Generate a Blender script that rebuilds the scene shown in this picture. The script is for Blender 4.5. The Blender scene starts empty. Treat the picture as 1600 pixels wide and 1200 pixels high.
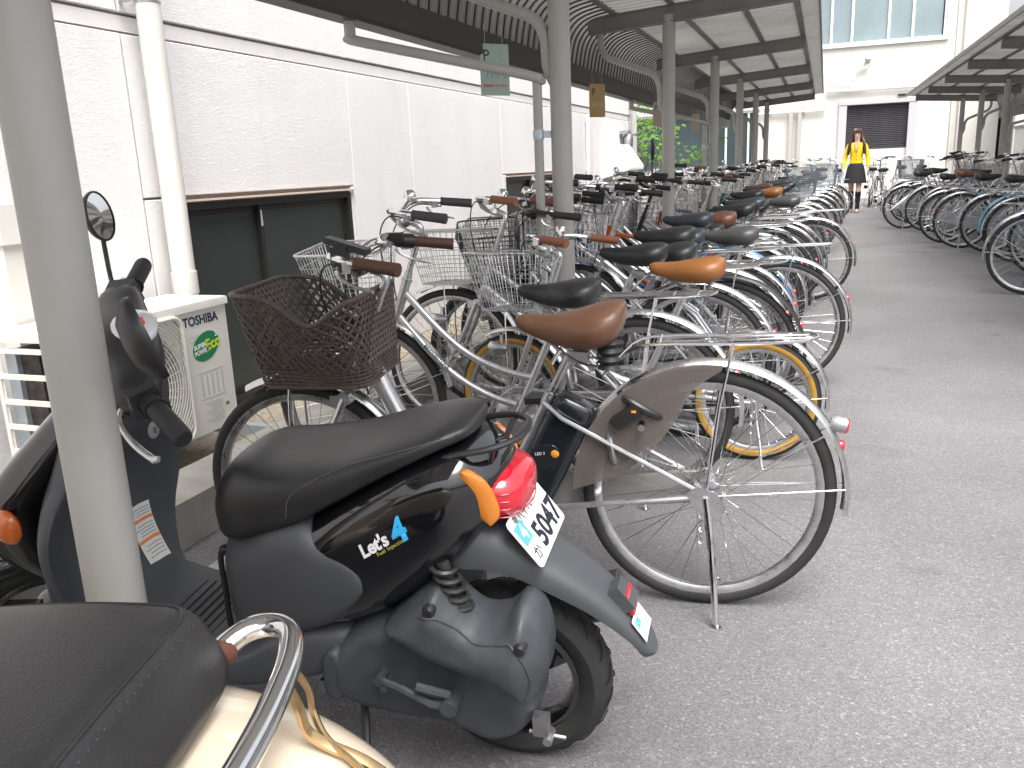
import bpy, bmesh, math, random
from mathutils import Vector, Matrix, Euler
from mathutils.bvhtree import BVHTree

scene = bpy.context.scene
COL = scene.collection
R = math.radians

# ------------------------------------------------------------------ camera, sky, sun, exposure
cd = bpy.data.cameras.new('camera'); cam = bpy.data.objects.new('camera', cd); COL.objects.link(cam)
CAM_H = 1.18
F_PX, VPX, VPY, ROLL = 1330.0, 1290.0, 243.0, R(2.4)
_y = Vector(((VPX-800)/F_PX, (VPY-600)/F_PX, 1.0)).normalized()
_up0 = Vector((-math.sin(ROLL), -math.cos(ROLL), 0))
_u = (_up0 + Vector((0, 0, -(_up0.dot(_y))/_y.z))).normalized()
_x = _y.cross(_u)
# rows: world axes in (right, down, forward) camera coordinates
_m = Matrix((_x, _y, _u))
right, down, fwd = _m.col[0], _m.col[1], _m.col[2]
rot = Matrix((right, -down, -fwd)).transposed()
cam.matrix_world = Matrix.Translation((0, 0, CAM_H)) @ rot.to_4x4()
cd.sensor_width = 36; cd.lens = 36*F_PX/1600; cd.clip_start = 0.02; cd.clip_end = 800
scene.camera = cam
scene.render.resolution_x = 1024; scene.render.resolution_y = 768

world = bpy.data.worlds.new('World'); scene.world = world; world.use_nodes = True
SUN_EL, SUN_AZ = R(66), R(150)       # azimuth measured clockwise from +Y
nt = world.node_tree; nt.nodes.clear()
sky = nt.nodes.new('ShaderNodeTexSky'); sky.sky_type = 'NISHITA'; sky.sun_disc = False
sky.sun_elevation = SUN_EL; sky.sun_rotation = SUN_AZ; sky.air_density = 1.0; sky.dust_density = 7.0; sky.ozone_density = 0.6
bg = nt.nodes.new('ShaderNodeBackground'); bg.inputs[1].default_value = 0.15
ow = nt.nodes.new('ShaderNodeOutputWorld')
hs = nt.nodes.new('ShaderNodeHueSaturation'); hs.inputs['Saturation'].default_value = .22   # thin overcast: a nearly white sky
nt.links.new(sky.outputs[0], hs.inputs['Color']); nt.links.new(hs.outputs[0], bg.inputs[0]); nt.links.new(bg.outputs[0], ow.inputs[0])
sl = bpy.data.lights.new('sun', 'SUN'); sl.energy = 1.5; sl.angle = R(50); sl.color = (1, .965, .92)
sun = bpy.data.objects.new('sun', sl); COL.objects.link(sun); sun.location = (0, 0, 30)
_d = Vector((math.sin(SUN_AZ)*math.cos(SUN_EL), math.cos(SUN_AZ)*math.cos(SUN_EL), math.sin(SUN_EL)))
sun.rotation_euler = _d.to_track_quat('Z', 'Y').to_euler()
vs = scene.view_settings
vs.view_transform = 'Standard'; vs.look = 'None'; vs.gamma = 1; vs.use_curve_mapping = False; vs.exposure = 1.28

# ------------------------------------------------------------------ materials
MATS = {}
def mat(name, col=(.5, .5, .5), rough=.5, metal=0., spec=None, noise=0., nscale=8., bump=0., bscale=60., coat=0., rvar=0., alpha=1., trans=0.,
        emit=None, streak=None):
    """procedural Principled material: base colour broken up by noise, roughness variation and fine bump"""
    if name in MATS: return MATS[name]
    m = bpy.data.materials.new(name); m.use_nodes = True
    n = m.node_tree.nodes; l = m.node_tree.links; b = n['Principled BSDF']
    b.inputs['Base Color'].default_value = (*col, 1); b.inputs['Roughness'].default_value = rough; b.inputs['Metallic'].default_value = metal
    if spec is not None: b.inputs['Specular IOR Level'].default_value = spec
    b.inputs['Coat Weight'].default_value = coat; b.inputs['Coat Roughness'].default_value = .06
    b.inputs['Alpha'].default_value = alpha; b.inputs['Transmission Weight'].default_value = trans
    tc = n.new('ShaderNodeTexCoord')
    if noise or rvar:
        t = n.new('ShaderNodeTexNoise'); t.inputs['Scale'].default_value = nscale; t.inputs['Detail'].default_value = 5; t.inputs['Roughness'].default_value = .62
        l.new(tc.outputs['Object'], t.inputs['Vector'])
        if noise:
            r = n.new('ShaderNodeMapRange'); r.inputs[1].default_value = .3; r.inputs[2].default_value = .7
            r.inputs[3].default_value = 1-noise; r.inputs[4].default_value = 1+noise
            l.new(t.outputs[0], r.inputs[0])
            mx = n.new('ShaderNodeVectorMath'); mx.operation = 'SCALE'; mx.inputs[0].default_value = col
            l.new(r.outputs[0], mx.inputs['Scale']); l.new(mx.outputs[0], b.inputs['Base Color'])
        if rvar:
            r2 = n.new('ShaderNodeMapRange'); r2.inputs[1].default_value = .3; r2.inputs[2].default_value = .7
            r2.inputs[3].default_value = max(0, rough-rvar); r2.inputs[4].default_value = min(1, rough+rvar)
            l.new(t.outputs[0], r2.inputs[0]); l.new(r2.outputs[0], b.inputs['Roughness'])
    if bump:
        t = n.new('ShaderNodeTexNoise'); t.inputs['Scale'].default_value = bscale; t.inputs['Detail'].default_value = 4
        l.new(tc.outputs['Object'], t.inputs['Vector'])
        bp = n.new('ShaderNodeBump'); bp.inputs['Strength'].default_value = bump; bp.inputs['Distance'].default_value = .004
        l.new(t.outputs[0], bp.inputs['Height']); l.new(bp.outputs[0], b.inputs['Normal'])
    if emit: b.inputs['Emission Color'].default_value = (*emit, 1); b.inputs['Emission Strength'].default_value = 1
    MATS[name] = m; return m

def asphalt_mat():
    m = bpy.data.materials.new('asphalt'); m.use_nodes = True; n = m.node_tree.nodes; l = m.node_tree.links; b = n['Principled BSDF']
    tc = n.new('ShaderNodeTexCoord')
    big = n.new('ShaderNodeTexNoise'); big.inputs['Scale'].default_value = .7; big.inputs['Detail'].default_value = 6; big.inputs['Roughness'].default_value = .6
    vo = n.new('ShaderNodeTexVoronoi'); vo.inputs['Scale'].default_value = 190; vo.inputs['Randomness'].default_value = 1
    fine = n.new('ShaderNodeTexNoise'); fine.inputs['Scale'].default_value = 210; fine.inputs['Detail'].default_value = 3
    for t in (big, vo, fine): l.new(tc.outputs['Object'], t.inputs['Vector'])
    # each stone its own shade
    ramp = n.new('ShaderNodeValToRGB'); e = ramp.color_ramp.elements
    e[0].position = 0; e[0].color = (.122, .120, .126, 1); e[1].position = 1; e[1].color = (.26, .255, .258, 1)
    for p, c in ((.3, (.142, .139, .145)), (.72, (.163, .160, .166)), (.94, (.19, .186, .19))):
        q = ramp.color_ramp.elements.new(p); q.color = (*c, 1)
    sep = n.new('ShaderNodeSeparateColor'); l.new(vo.outputs['Color'], sep.inputs[0]); l.new(sep.outputs[0], ramp.inputs[0])
    mr = n.new('ShaderNodeMapRange'); mr.inputs[1].default_value = .3; mr.inputs[2].default_value = .72; mr.inputs[3].default_value = .80; mr.inputs[4].default_value = 1.22
    l.new(big.outputs[0], mr.inputs[0])
    mf = n.new('ShaderNodeMapRange'); mf.inputs[1].default_value = .35; mf.inputs[2].default_value = .6; mf.inputs[3].default_value = .78; mf.inputs[4].default_value = 1.1
    l.new(fine.outputs[0], mf.inputs[0])
    mm = n.new('ShaderNodeMath'); mm.operation = 'MULTIPLY'; l.new(mr.outputs[0], mm.inputs[0]); l.new(mf.outputs[0], mm.inputs[1])
    # oil drips and damp stains
    st = n.new('ShaderNodeTexNoise'); st.inputs['Scale'].default_value = 2.3; st.inputs['Detail'].default_value = 3; st.inputs['Distortion'].default_value = .8
    l.new(tc.outputs['Object'], st.inputs['Vector'])
    ms = n.new('ShaderNodeMapRange'); ms.inputs[1].default_value = .62; ms.inputs[2].default_value = .72; ms.inputs[3].default_value = 1; ms.inputs[4].default_value = .78
    l.new(st.outputs[0], ms.inputs[0])
    m2 = n.new('ShaderNodeMath'); m2.operation = 'MULTIPLY'; l.new(mm.outputs[0], m2.inputs[0]); l.new(ms.outputs[0], m2.inputs[1])
    sc = n.new('ShaderNodeVectorMath'); sc.operation = 'SCALE'; l.new(ramp.outputs[0], sc.inputs[0]); l.new(m2.outputs[0], sc.inputs['Scale'])
    l.new(sc.outputs[0], b.inputs['Base Color'])
    b.inputs['Roughness'].default_value = .82; b.inputs['Specular IOR Level'].default_value = .35
    bp = n.new('ShaderNodeBump'); bp.inputs['Strength'].default_value = .40; bp.inputs['Distance'].default_value = .003; bp.invert = True
    l.new(vo.outputs['Distance'], bp.inputs['Height']); l.new(bp.outputs[0], b.inputs['Normal'])
    return m

def stucco_mat(name, col, strength=.5):
    m = bpy.data.materials.new(name); m.use_nodes = True; n = m.node_tree.nodes; l = m.node_tree.links; b = n['Principled BSDF']
    tc = n.new('ShaderNodeTexCoord'); mp = n.new('ShaderNodeMapping'); mp.inputs['Rotation'].default_value = (R(35), 0, 0); mp.inputs['Scale'].default_value = (1, 1, 2.1)
    l.new(tc.outputs['Object'], mp.inputs[0])
    a = n.new('ShaderNodeTexNoise'); a.inputs['Scale'].default_value = 17; a.inputs['Detail'].default_value = 7; a.inputs['Roughness'].default_value = .68; a.inputs['Distortion'].default_value = 1.6
    c = n.new('ShaderNodeTexNoise'); c.inputs['Scale'].default_value = 1.1; c.inputs['Detail'].default_value = 5
    l.new(mp.outputs[0], a.inputs[0]); l.new(tc.outputs['Object'], c.inputs[0])
    # ridge-like trowel marks: fold the noise
    s = n.new('ShaderNodeMath'); s.operation = 'SUBTRACT'; s.inputs[1].default_value = .5; l.new(a.outputs[0], s.inputs[0])
    ab = n.new('ShaderNodeMath'); ab.operation = 'ABSOLUTE'; l.new(s.outputs[0], ab.inputs[0])
    mn = n.new('ShaderNodeMath'); mn.operation = 'MINIMUM'; mn.inputs[1].default_value = .09; l.new(ab.outputs[0], mn.inputs[0])
    bp = n.new('ShaderNodeBump'); bp.inputs['Strength'].default_value = strength; bp.inputs['Distance'].default_value = .032
    l.new(mn.outputs[0], bp.inputs['Height']); l.new(bp.outputs[0], b.inputs['Normal'])
    r = n.new('ShaderNodeMapRange'); r.inputs[1].default_value = .3; r.inputs[2].default_value = .7; r.inputs[3].default_value = .94; r.inputs[4].default_value = 1.03
    l.new(c.outputs[0], r.inputs[0])
    # faint rain streaks running down the render
    mp2 = n.new('ShaderNodeMapping'); mp2.inputs['Scale'].default_value = (5, 5, .6); l.new(tc.outputs['Object'], mp2.inputs[0])
    w = n.new('ShaderNodeTexNoise'); w.inputs['Scale'].default_value = 1.3; w.inputs['Detail'].default_value = 4; l.new(mp2.outputs[0], w.inputs[0])
    r3 = n.new('ShaderNodeMapRange'); r3.inputs[1].default_value = .55; r3.inputs[2].default_value = .8; r3.inputs[3].default_value = 1; r3.inputs[4].default_value = .95
    l.new(w.outputs[0], r3.inputs[0])
    mu = n.new('ShaderNodeMath'); mu.operation = 'MULTIPLY'; l.new(r.outputs[0], mu.inputs[0]); l.new(r3.outputs[0], mu.inputs[1])
    v = n.new('ShaderNodeVectorMath'); v.operation = 'SCALE'; v.inputs[0].default_value = col; l.new(mu.outputs[0], v.inputs['Scale']); l.new(v.outputs[0], b.inputs['Base Color'])
    b.inputs['Roughness'].default_value = .75
    return m

def roof_mat():
    """weathered smoked polycarbonate sheet: lets some daylight through"""
    m = bpy.data.materials.new('smoked_sheet'); m.use_nodes = True; n = m.node_tree.nodes; l = m.node_tree.links; b = n['Principled BSDF']; o = n['Material Output']
    b.inputs['Base Color'].default_value = (.16, .156, .15, 1); b.inputs['Roughness'].default_value = .32
    tl = n.new('ShaderNodeBsdfTranslucent'); tl.inputs[0].default_value = (.23, .223, .21, 1)
    mx = n.new('ShaderNodeMixShader'); mx.inputs[0].default_value = .38
    tc = n.new('ShaderNodeTexCoord'); t = n.new('ShaderNodeTexNoise'); t.inputs['Scale'].default_value = 1.6; t.inputs['Detail'].default_value = 5
    l.new(tc.outputs['Object'], t.inputs[0])
    r = n.new('ShaderNodeMapRange'); r.inputs[1].default_value = .3; r.inputs[2].default_value = .7; r.inputs[3].default_value = .27; r.inputs[4].default_value = .46
    l.new(t.outputs[0], r.inputs[0]); l.new(r.outputs[0], mx.inputs[0])
    l.new(b.outputs[0], mx.inputs[1]); l.new(tl.outputs[0], mx.inputs[2]); l.new(mx.outputs[0], o.inputs[0])
    return m

def wired_glass_mat():
    m = bpy.data.materials.new('wired_glass'); m.use_nodes = True; n = m.node_tree.nodes; l = m.node_tree.links; b = n['Principled BSDF']
    tc = n.new('ShaderNodeTexCoord'); sp = n.new('ShaderNodeSeparateXYZ'); l.new(tc.outputs['Object'], sp.inputs[0])
    out = []
    for k in (1, 2):
        a = n.new('ShaderNodeMath'); a.operation = 'MULTIPLY'; a.inputs[1].default_value = 85; l.new(sp.outputs[k], a.inputs[0])
        f = n.new('ShaderNodeMath'); f.operation = 'FRACT'; l.new(a.outputs[0], f.inputs[0])
        c = n.new('ShaderNodeMath'); c.operation = 'LESS_THAN'; c.inputs[1].default_value = .28; l.new(f.outputs[0], c.inputs[0]); out.append(c)
    mx = n.new('ShaderNodeMath'); mx.operation = 'MAXIMUM'; l.new(out[0].outputs[0], mx.inputs[0]); l.new(out[1].outputs[0], mx.inputs[1])
    mc = n.new('ShaderNodeMix'); mc.data_type = 'RGBA'; mc.inputs[6].default_value = (.018, .022, .022, 1); mc.inputs[7].default_value = (.055, .064, .062, 1)
    l.new(mx.outputs[0], mc.inputs[0]); l.new(mc.outputs[2], b.inputs['Base Color'])
    b.inputs['Roughness'].default_value = .28; b.inputs['Specular IOR Level'].default_value = .6
    t = n.new('ShaderNodeTexNoise'); t.inputs['Scale'].default_value = 300; l.new(tc.outputs['Object'], t.inputs[0])
    bp = n.new('ShaderNodeBump'); bp.inputs['Strength'].default_value = .3; bp.inputs['Distance'].default_value = .002; l.new(t.outputs[0], bp.inputs['Height']); l.new(bp.outputs[0], b.inputs['Normal'])
    return m

ASPHALT = asphalt_mat(); STUCCO = stucco_mat('stucco', (.79, .775, .775)); STUCCO_FAR = stucco_mat('stucco_far', (.66, .645, .595), .12)
ROOF = roof_mat(); WIRED = wired_glass_mat()
m_chrome = mat('chrome', (.78, .78, .79), .13, 1., rvar=.08, nscale=20)
m_chrome_sat = mat('satin_alloy', (.62, .62, .63), .30, 1., noise=.06, rvar=.1, nscale=30)
m_silver = mat('silver_paint', (.60, .605, .62), .30, .85, coat=.5, noise=.05, nscale=14, rvar=.06)
m_spoke = mat('spoke_steel', (.66, .66, .66), .25, 1.)
m_steel = mat('dull_steel', (.42, .42, .43), .42, 1., noise=.15, rvar=.12, nscale=25)
m_galv = mat('galvanised', (.50, .55, .60), .5, .6, noise=.12, nscale=20)
m_tyre = mat('tyre_rubber', (.022, .022, .022), .78, bump=.25, bscale=120, noise=.25, nscale=10)
m_tyre_y = mat('tan_tyre_wall', (.42, .235, .04), .6, noise=.12)
m_rubber = mat('black_rubber', (.018, .018, .019), .55, bump=.2, bscale=200)
m_blackpl = mat('black_plastic', (.02, .02, .022), .35, noise=.2)
m_blackgl = mat('gloss_black', (.006, .006, .0075), .09, coat=1., rvar=.03, nscale=5, noise=.1)
m_grey_pl = mat('grey_plastic', (.064, .068, .076), .50, bump=.12, bscale=420, noise=.10, nscale=6, rvar=.06)
m_vinyl = mat('black_vinyl', (.022, .022, .023), .35, bump=.20, bscale=330, noise=.2, nscale=9, rvar=.05)
m_engine = mat('engine_grey', (.052, .058, .066), .50, bump=.15, bscale=150, noise=.28, nscale=11, rvar=.1)
m_red_lens = mat('red_lens', (.62, .012, .03), .10, coat=1., noise=.08)
m_amber = mat('amber_lens', (.62, .20, .018), .12, coat=1., noise=.06)
m_clear = mat('clear_lens', (.75, .75, .77), .15, coat=.6)
m_post = mat('post_paint', (.40, .39, .37), .42, noise=.05, nscale=5, rvar=.08)
m_beam = mat('beam_paint', (.21, .198, .19), .55, noise=.12, nscale=4)
m_gutter = mat('gutter_brown', (.050, .042, .045), .5, noise=.12, nscale=4)
m_pvc = mat('pvc_pipe', (.66, .64, .60), .42, noise=.05, nscale=4)
m_white = mat('white_paint', (.80, .79, .78), .45, noise=.03)
m_acwhite = mat('ac_enamel', (.74, .72, .67), .40, noise=.04, nscale=3)
m_dark = mat('dark_inside', (.02, .02, .02), .8)
m_conc = mat('concrete', (.30, .29, .265), .85, noise=.22, nscale=5, bump=.35, bscale=60)
m_sealant = mat('joint_sealant', (.46, .36, .31), .8)
m_bronze = mat('bronze_frame', (.035, .032, .032), .4, .3, noise=.1)

# ------------------------------------------------------------------ mesh builder
class MB:
    def __init__(self): self.v = []; self.f = []
    def add(self, vs, fs):
        o = len(self.v); self.v += [tuple(p) for p in vs]; self.f += [tuple(i+o for i in f) for f in fs]; return self
    def box(self, c, s, rot=None, taper=1.):
        hx, hy, hz = s[0]/2, s[1]/2, s[2]/2; P = []
        for z in (-1, 1):
            k = taper if z > 0 else 1
            for x, y in ((-1, -1), (1, -1), (1, 1), (-1, 1)):
                q = Vector((x*hx*k, y*hy*k, z*hz))
                if rot is not None: q = rot @ q
                P.append(q+Vector(c))
        return self.add(P, [(3, 2, 1, 0), (4, 5, 6, 7), (0, 1, 5, 4), (1, 2, 6, 5), (2, 3, 7, 6), (3, 0, 4, 7)])
    def bar(self, a, b, w, h, up=(0, 0, 1)):
        a, b = Vector(a), Vector(b); d = b-a; L = d.length; x = d.normalized(); u = Vector(up); y = u.cross(x)
        if y.length < 1e-5: y = Vector((1, 0, 0)).cross(x)
        y.normalize(); z = x.cross(y)
        return self.box((a+b)/2, (L, w, h), Matrix((x, y, z)).transposed())
    def tube(self, pts, r, n=8, closed=False, caps=True, flat=1.):
        P = [Vector(p) for p in pts]; k = len(P); rs = r if isinstance(r, (list, tuple)) else [r]*k
        T = []
        for i in range(k):
            if closed: t = P[(i+1) % k]-P[i-1]
            else: t = P[min(i+1, k-1)]-P[max(i-1, 0)]
            T.append(t.normalized() if t.length > 1e-9 else Vector((0, 0, 1)))
        u = Vector((0, 0, 1)) if abs(T[0].z) < .9 else Vector((0, 1, 0))
        u = (u-T[0]*u.dot(T[0])).normalized(); vs = []
        for i in range(k):
            u = u-T[i]*u.dot(T[i])
            if u.length < 1e-6: u = T[i].orthogonal()
            u.normalize(); w = T[i].cross(u)
            for j in range(n):
                a = 2*math.pi*j/n; vs.append(P[i]+(u*math.cos(a)*flat+w*math.sin(a))*rs[i])
        fs = []
        for i in range(k if closed else k-1):
            a, b = i*n, ((i+1) % k)*n
            for j in range(n): fs.append((a+j, a+(j+1) % n, b+(j+1) % n, b+j))
        if caps and not closed: fs.append(tuple(range(n-1, -1, -1))); fs.append(tuple(range((k-1)*n, k*n)))
        return self.add(vs, fs)
    def cyl(self, a, b, r0, r1=None, n=12): return self.tube([a, b], [r0, r0 if r1 is None else r1], n)
    def lathe(self, prof, n=24, axis='z', c=(0, 0, 0), a0=0., a1=2*math.pi, flip=False):
        """prof: list of (radius, height) revolved about an axis through c"""
        full = abs(a1-a0-2*math.pi) < 1e-6; m = n if full else n+1; vs = []
        for i in range(m):
            a = a0+(a1-a0)*i/n
            for r, h in prof:
                x, y = r*math.cos(a), r*math.sin(a)
                p = {'z': (x, y, h), 'y': (x, h, y), 'x': (h, x, y)}[axis]
                vs.append((p[0]+c[0], p[1]+c[1], p[2]+c[2]))
        k = len(prof); fs = []
        for i in range(n):
            a, b = i*k, ((i+1) % m)*k
            for j in range(k-1): fs.append((a+j, b+j, b+j+1, a+j+1))
        return self.add(vs, fs)
    def loft(self, rings, caps=True, closed=True):
        n = len(rings[0]); vs = [p for r in rings for p in r]; fs = []
        for i in range(len(rings)-1):
            a, b = i*n, (i+1)*n
            for j in range(n if closed else n-1): fs.append((a+j, a+(j+1) % n, b+(j+1) % n, b+j))
        if caps and closed: fs.append(tuple(range(n-1, -1, -1))); fs.append(tuple(range((len(rings)-1)*n, len(rings)*n)))
        return self.add(vs, fs)
    def prism(self, outline, y0, y1, bevel=0.):
        """outline in (x, z), extruded along y; optional chamfer towards y1 / y0"""
        n = len(outline); A = sum(outline[k][0]*outline[(k+1) % n][1]-outline[(k+1) % n][0]*outline[k][1] for k in range(n)); sg = 1 if A > 0 else -1
        if not bevel: return self.loft([[(x, y, z) for x, z in outline] for y in (y0, y1)])
        N = []
        for k in range(n):
            a, c, e = Vector(outline[k-1]), Vector(outline[k]), Vector(outline[(k+1) % n]); t = ((c-a).normalized()+(e-c).normalized())
            t = t.normalized() if t.length > 1e-6 else Vector((1, 0)); N.append(Vector((-t.y, t.x))*sg)
        s = 1 if y1 > y0 else -1; lv = [(y0, bevel*.3), (y0+s*bevel*.3, 0)]
        for q in range(6):
            a = math.pi/2*q/5; lv.append((y1-s*bevel*(1-math.sin(a)), bevel*(1-math.cos(a))))
        lv.append((y1+s*bevel*.06, bevel*1.7))
        return self.loft([[(p[0]+v.x*d, y, p[1]+v.y*d) for p, v in zip(outline, N)] for y, d in lv])
    def domed(self, outline, y0, y1, bevel, step=.006, relief=None):
        """outline in (x, z) pushed out along y with a rounded shoulder; the height follows the distance to the edge"""
        n = len(outline); P = [Vector(p) for p in outline]
        def dist(q):
            best = 1e9; bp = None; ins = False
            for k in range(n):
                a, b = P[k-1], P[k]; ab = b-a; t = max(0, min(1, (q-a).dot(ab)/max(1e-12, ab.length_squared))); c = a+ab*t; d = (q-c).length
                if d < best: best = d; bp = c
                if (a.y > q.y) != (b.y > q.y) and q.x < (b.x-a.x)*(q.y-a.y)/(b.y-a.y)+a.x: ins = not ins
            return best, bp, ins
        x0, x1 = min(p.x for p in P), max(p.x for p in P); z0, z1 = min(p.y for p in P), max(p.y for p in P)
        nx, nz = int((x1-x0)/step)+3, int((z1-z0)/step)+3; G = {}
        for i in range(nx):
            for j in range(nz):
                q = Vector((x0-step+i*step, z0-step+j*step)); G[i, j] = (q,)+dist(q)
        vid = {}; vs = []; fs = []
        def V(i, j):
            if (i, j) not in vid:
                q, d, bp, ins = G[i, j]
                if not ins: q, d = bp, 0.
                u = min(1, d/bevel); h = math.sqrt(max(0, 1-(1-u)**2)); y = y0+(y1-y0)*(.45+.55*h)
                if relief and d > 0: y += relief(q.x, q.y)*min(1, d/bevel)
                vid[i, j] = len(vs); vs.append((q.x, y, q.y))
            return vid[i, j]
        for i in range(nx-1):
            for j in range(nz-1):
                c = [(i, j), (i+1, j), (i+1, j+1), (i, j+1)]
                if any(G[k][3] for k in c) and sum(G[k][3] or G[k][1] < step*1.5 for k in c) == 4: fs.append(tuple(V(*k) for k in c))
        self.add(vs, fs); ym = y0+(y1-y0)*.45
        return self.loft([[(p.x, y0, p.y) for p in P], [(p.x, ym, p.y) for p in P]], False)
    def sphere(self, c, r, n=12, m=8, sc=(1, 1, 1)):
        prof = [(max(1e-4, math.sin(math.pi*i/m))*r, -math.cos(math.pi*i/m)*r) for i in range(m+1)]
        o = len(self.v); self.lathe(prof, n)
        for i in range(o, len(self.v)):
            p = self.v[i]; self.v[i] = (p[0]*sc[0]+c[0], p[1]*sc[1]+c[1], p[2]*sc[2]+c[2])
        return self
    def mesh(self, name, sharp=38, fix=True):
        me = bpy.data.meshes.new(name); me.from_pydata(self.v, [], self.f); me.update()
        if fix:
            bm = bmesh.new(); bm.from_mesh(me); bmesh.ops.recalc_face_normals(bm, faces=bm.faces); bm.to_mesh(me); bm.free()
        me.shade_smooth()
        me.set_sharp_from_angle(angle=R(sharp))
        return me
    def build(self, name, m, parent=None, mw=None, sharp=38):
        me = self.mesh(name, sharp); me.materials.append(m); return link(name, me, parent, mw)

def link(name, data, parent=None, mw=None, m=None):
    o = bpy.data.objects.new(name, data); COL.objects.link(o)
    if parent is not None: o.parent = parent
    if mw is not None: o.matrix_local = mw
    if m is not None:
        if not data.materials: data.materials.append(None)
        o.material_slots[0].link = 'OBJECT'; o.material_slots[0].material = m
    return o
def thing(name, label, cat, loc=(0, 0, 0), rz=0., group=None, rot=None):
    o = bpy.data.objects.new(name, None); COL.objects.link(o); o.empty_display_size = .1
    o.location = loc; o.rotation_euler = rot if rot else (0, 0, rz)
    tag(o, label, cat, group); return o
def tag(o, label, cat, group=None):
    o['label'] = label; o['category'] = cat
    if group: o['group'] = group
    return o
def struct(o): o['kind'] = 'structure'; return o

def crom(P, t):
    """Catmull-Rom through a list of tuples, t in [0, len-1]"""
    i = min(int(t), len(P)-2); u = t-i; g = lambda k: P[max(0, min(len(P)-1, k))]
    a, b, c, d = g(i-1), g(i), g(i+1), g(i+2)
    return tuple(.5*(2*q+(r-p)*u+(2*p-5*q+4*r-s)*u*u+(3*q-p-3*r+s)*u**3) for p, q, r, s in zip(a, b, c, d))
def smooth(P, k=6): return [crom(P, i/k) for i in range((len(P)-1)*k+1)]
def arc(c, r, a0, a1, n, ax='xz'):
    return [(c[0]+r*math.cos(a0+(a1-a0)*i/n), c[1], c[2]+r*math.sin(a0+(a1-a0)*i/n)) for i in range(n+1)]
def sring(x, w, z0, z1, e=2.6, n=28, ec=None, yc=0., tilt=0.):
    """superellipse cross-section in the y-z plane at x (upper exponent e, lower exponent ec)"""
    zc, h = (z0+z1)/2, (z1-z0)/2; P = []
    for j in range(n):
        a = 2*math.pi*j/n; c, s = math.cos(a), math.sin(a); q = e if s >= 0 or ec is None else ec
        y = w*math.copysign(abs(c)**(2/q), c); z = h*math.copysign(abs(s)**(2/q), s)
        P.append((x+tilt*z, y+yc, zc+z))
    return P
def body(secs, k=5, n=28, caps=True):
    """loft of superellipse sections, each (x, halfwidth, z0, z1, e_top, e_bottom, tilt)"""
    return MB().loft([sring(s[0], s[1], s[2], s[3], s[4], n, s[5], 0, s[6]) for s in smooth(secs, k)], caps)
def text_mesh(s, size, extrude=.0006, bold=0., shear=0., align='LEFT', space=1.):
    cu = bpy.data.curves.new('lettering', 'FONT'); cu.body = s; cu.size = size; cu.extrude = extrude; cu.offset = bold; cu.shear = shear
    cu.align_x = align; cu.align_y = 'BOTTOM_BASELINE' if hasattr(cu, 'align_y') else 'TOP'; cu.resolution_u = 3; cu.space_character = space
    o = bpy.data.objects.new('lettering', cu); COL.objects.link(o)
    dg = bpy.context.evaluated_depsgraph_get(); me = bpy.data.meshes.new_from_object(o.evaluated_get(dg))
    bpy.data.objects.remove(o); bpy.data.curves.remove(cu); me.materials.clear(); return me
def frame_m(o, x, y):
    """matrix with local x, y along given directions, z = x cross y"""
    x = Vector(x).normalized(); y = Vector(y); y = (y-x*y.dot(x)).normalized(); z = x.cross(y)
    m = Matrix((x, y, z)).transposed().to_4x4(); m.translation = Vector(o); return m
def lettering(s, size, m, origin, xd, yd, parent, extrude=.0006, bold=0., shear=0., align='LEFT', space=1., name='lettering'):
    me = text_mesh(s, size, extrude, bold, shear, align, space); me.materials.append(m)
    return link(name, me, parent, frame_m(origin, xd, yd))
def text_on(me_text, frame, target_me, offset, direction, name, m, parent, cuts=1):
    """drape a text mesh over a body panel along a direction"""
    bm = bmesh.new(); bm.from_mesh(me_text); bm.transform(frame)
    bmesh.ops.triangulate(bm, faces=bm.faces)
    for _ in range(cuts): bmesh.ops.subdivide_edges(bm, edges=[e for e in bm.edges if e.calc_length() > .006], cuts=1, use_grid_fill=False)
    bmesh.ops.triangulate(bm, faces=bm.faces)
    b2 = bmesh.new(); b2.from_mesh(target_me); tree = BVHTree.FromBMesh(b2); d = Vector(direction).normalized()
    for v in bm.verts:
        hit = tree.ray_cast(v.co-d*.3, d)
        if hit[0] is not None: v.co = hit[0]-d*offset
    bm.to_mesh(me_text); bm.free(); b2.free()
    me_text.materials.append(m); return link(name, me_text, parent)
rng = random.Random(11)
# ================================================================== the setting
g = MB(); g.add([(-90, -40, 0), (90, -40, 0), (90, 120, 0), (-90, 120, 0)], [(0, 1, 2, 3)])
struct(g.build('ground', ASPHALT))

# pale drain covers along the foot of the plinth
drain = struct(MB().box((-1.63, 5.4, -.0275), (.30, 15.6, .06)).build('drain_channel', mat('drain_concrete', (.16, .155, .145), .9, noise=.3, nscale=4)))
m_slab = mat('drain_slab', (.33, .32, .295), .88, noise=.22, nscale=6, bump=.3, bscale=90)
_slab = MB().box((0, 0, 0), (.29, .592, .03)).mesh('slab')
for i in range(26):
    o = link('slab', _slab, drain, Matrix.Translation((-1.63+rng.uniform(-.003, .003), -2.0+.6*i, -.009+rng.uniform(-.0015, .0015))), m_slab)

def brow(name, x0, x1, y0, y1, z0, z1, m, parent=None, sharp=38): return MB().box(((x0+x1)/2, (y0+y1)/2, (z0+z1)/2), (x1-x0, y1-y0, z1-z0)).build(name, m, parent, sharp=sharp)

# ------------------------------------------------------------------ long white building on the left
WX = -2.80
lb = thing('white_building', 'long white rendered building with panel joints along the left of the bicycle shelter', 'building', (WX, 5, 0))
def lbp(name, y0, y1, z0, z1, xf, t, m): return brow(name, xf-t, xf, y0-5, y1-5, z0, z1, m, lb)
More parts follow.
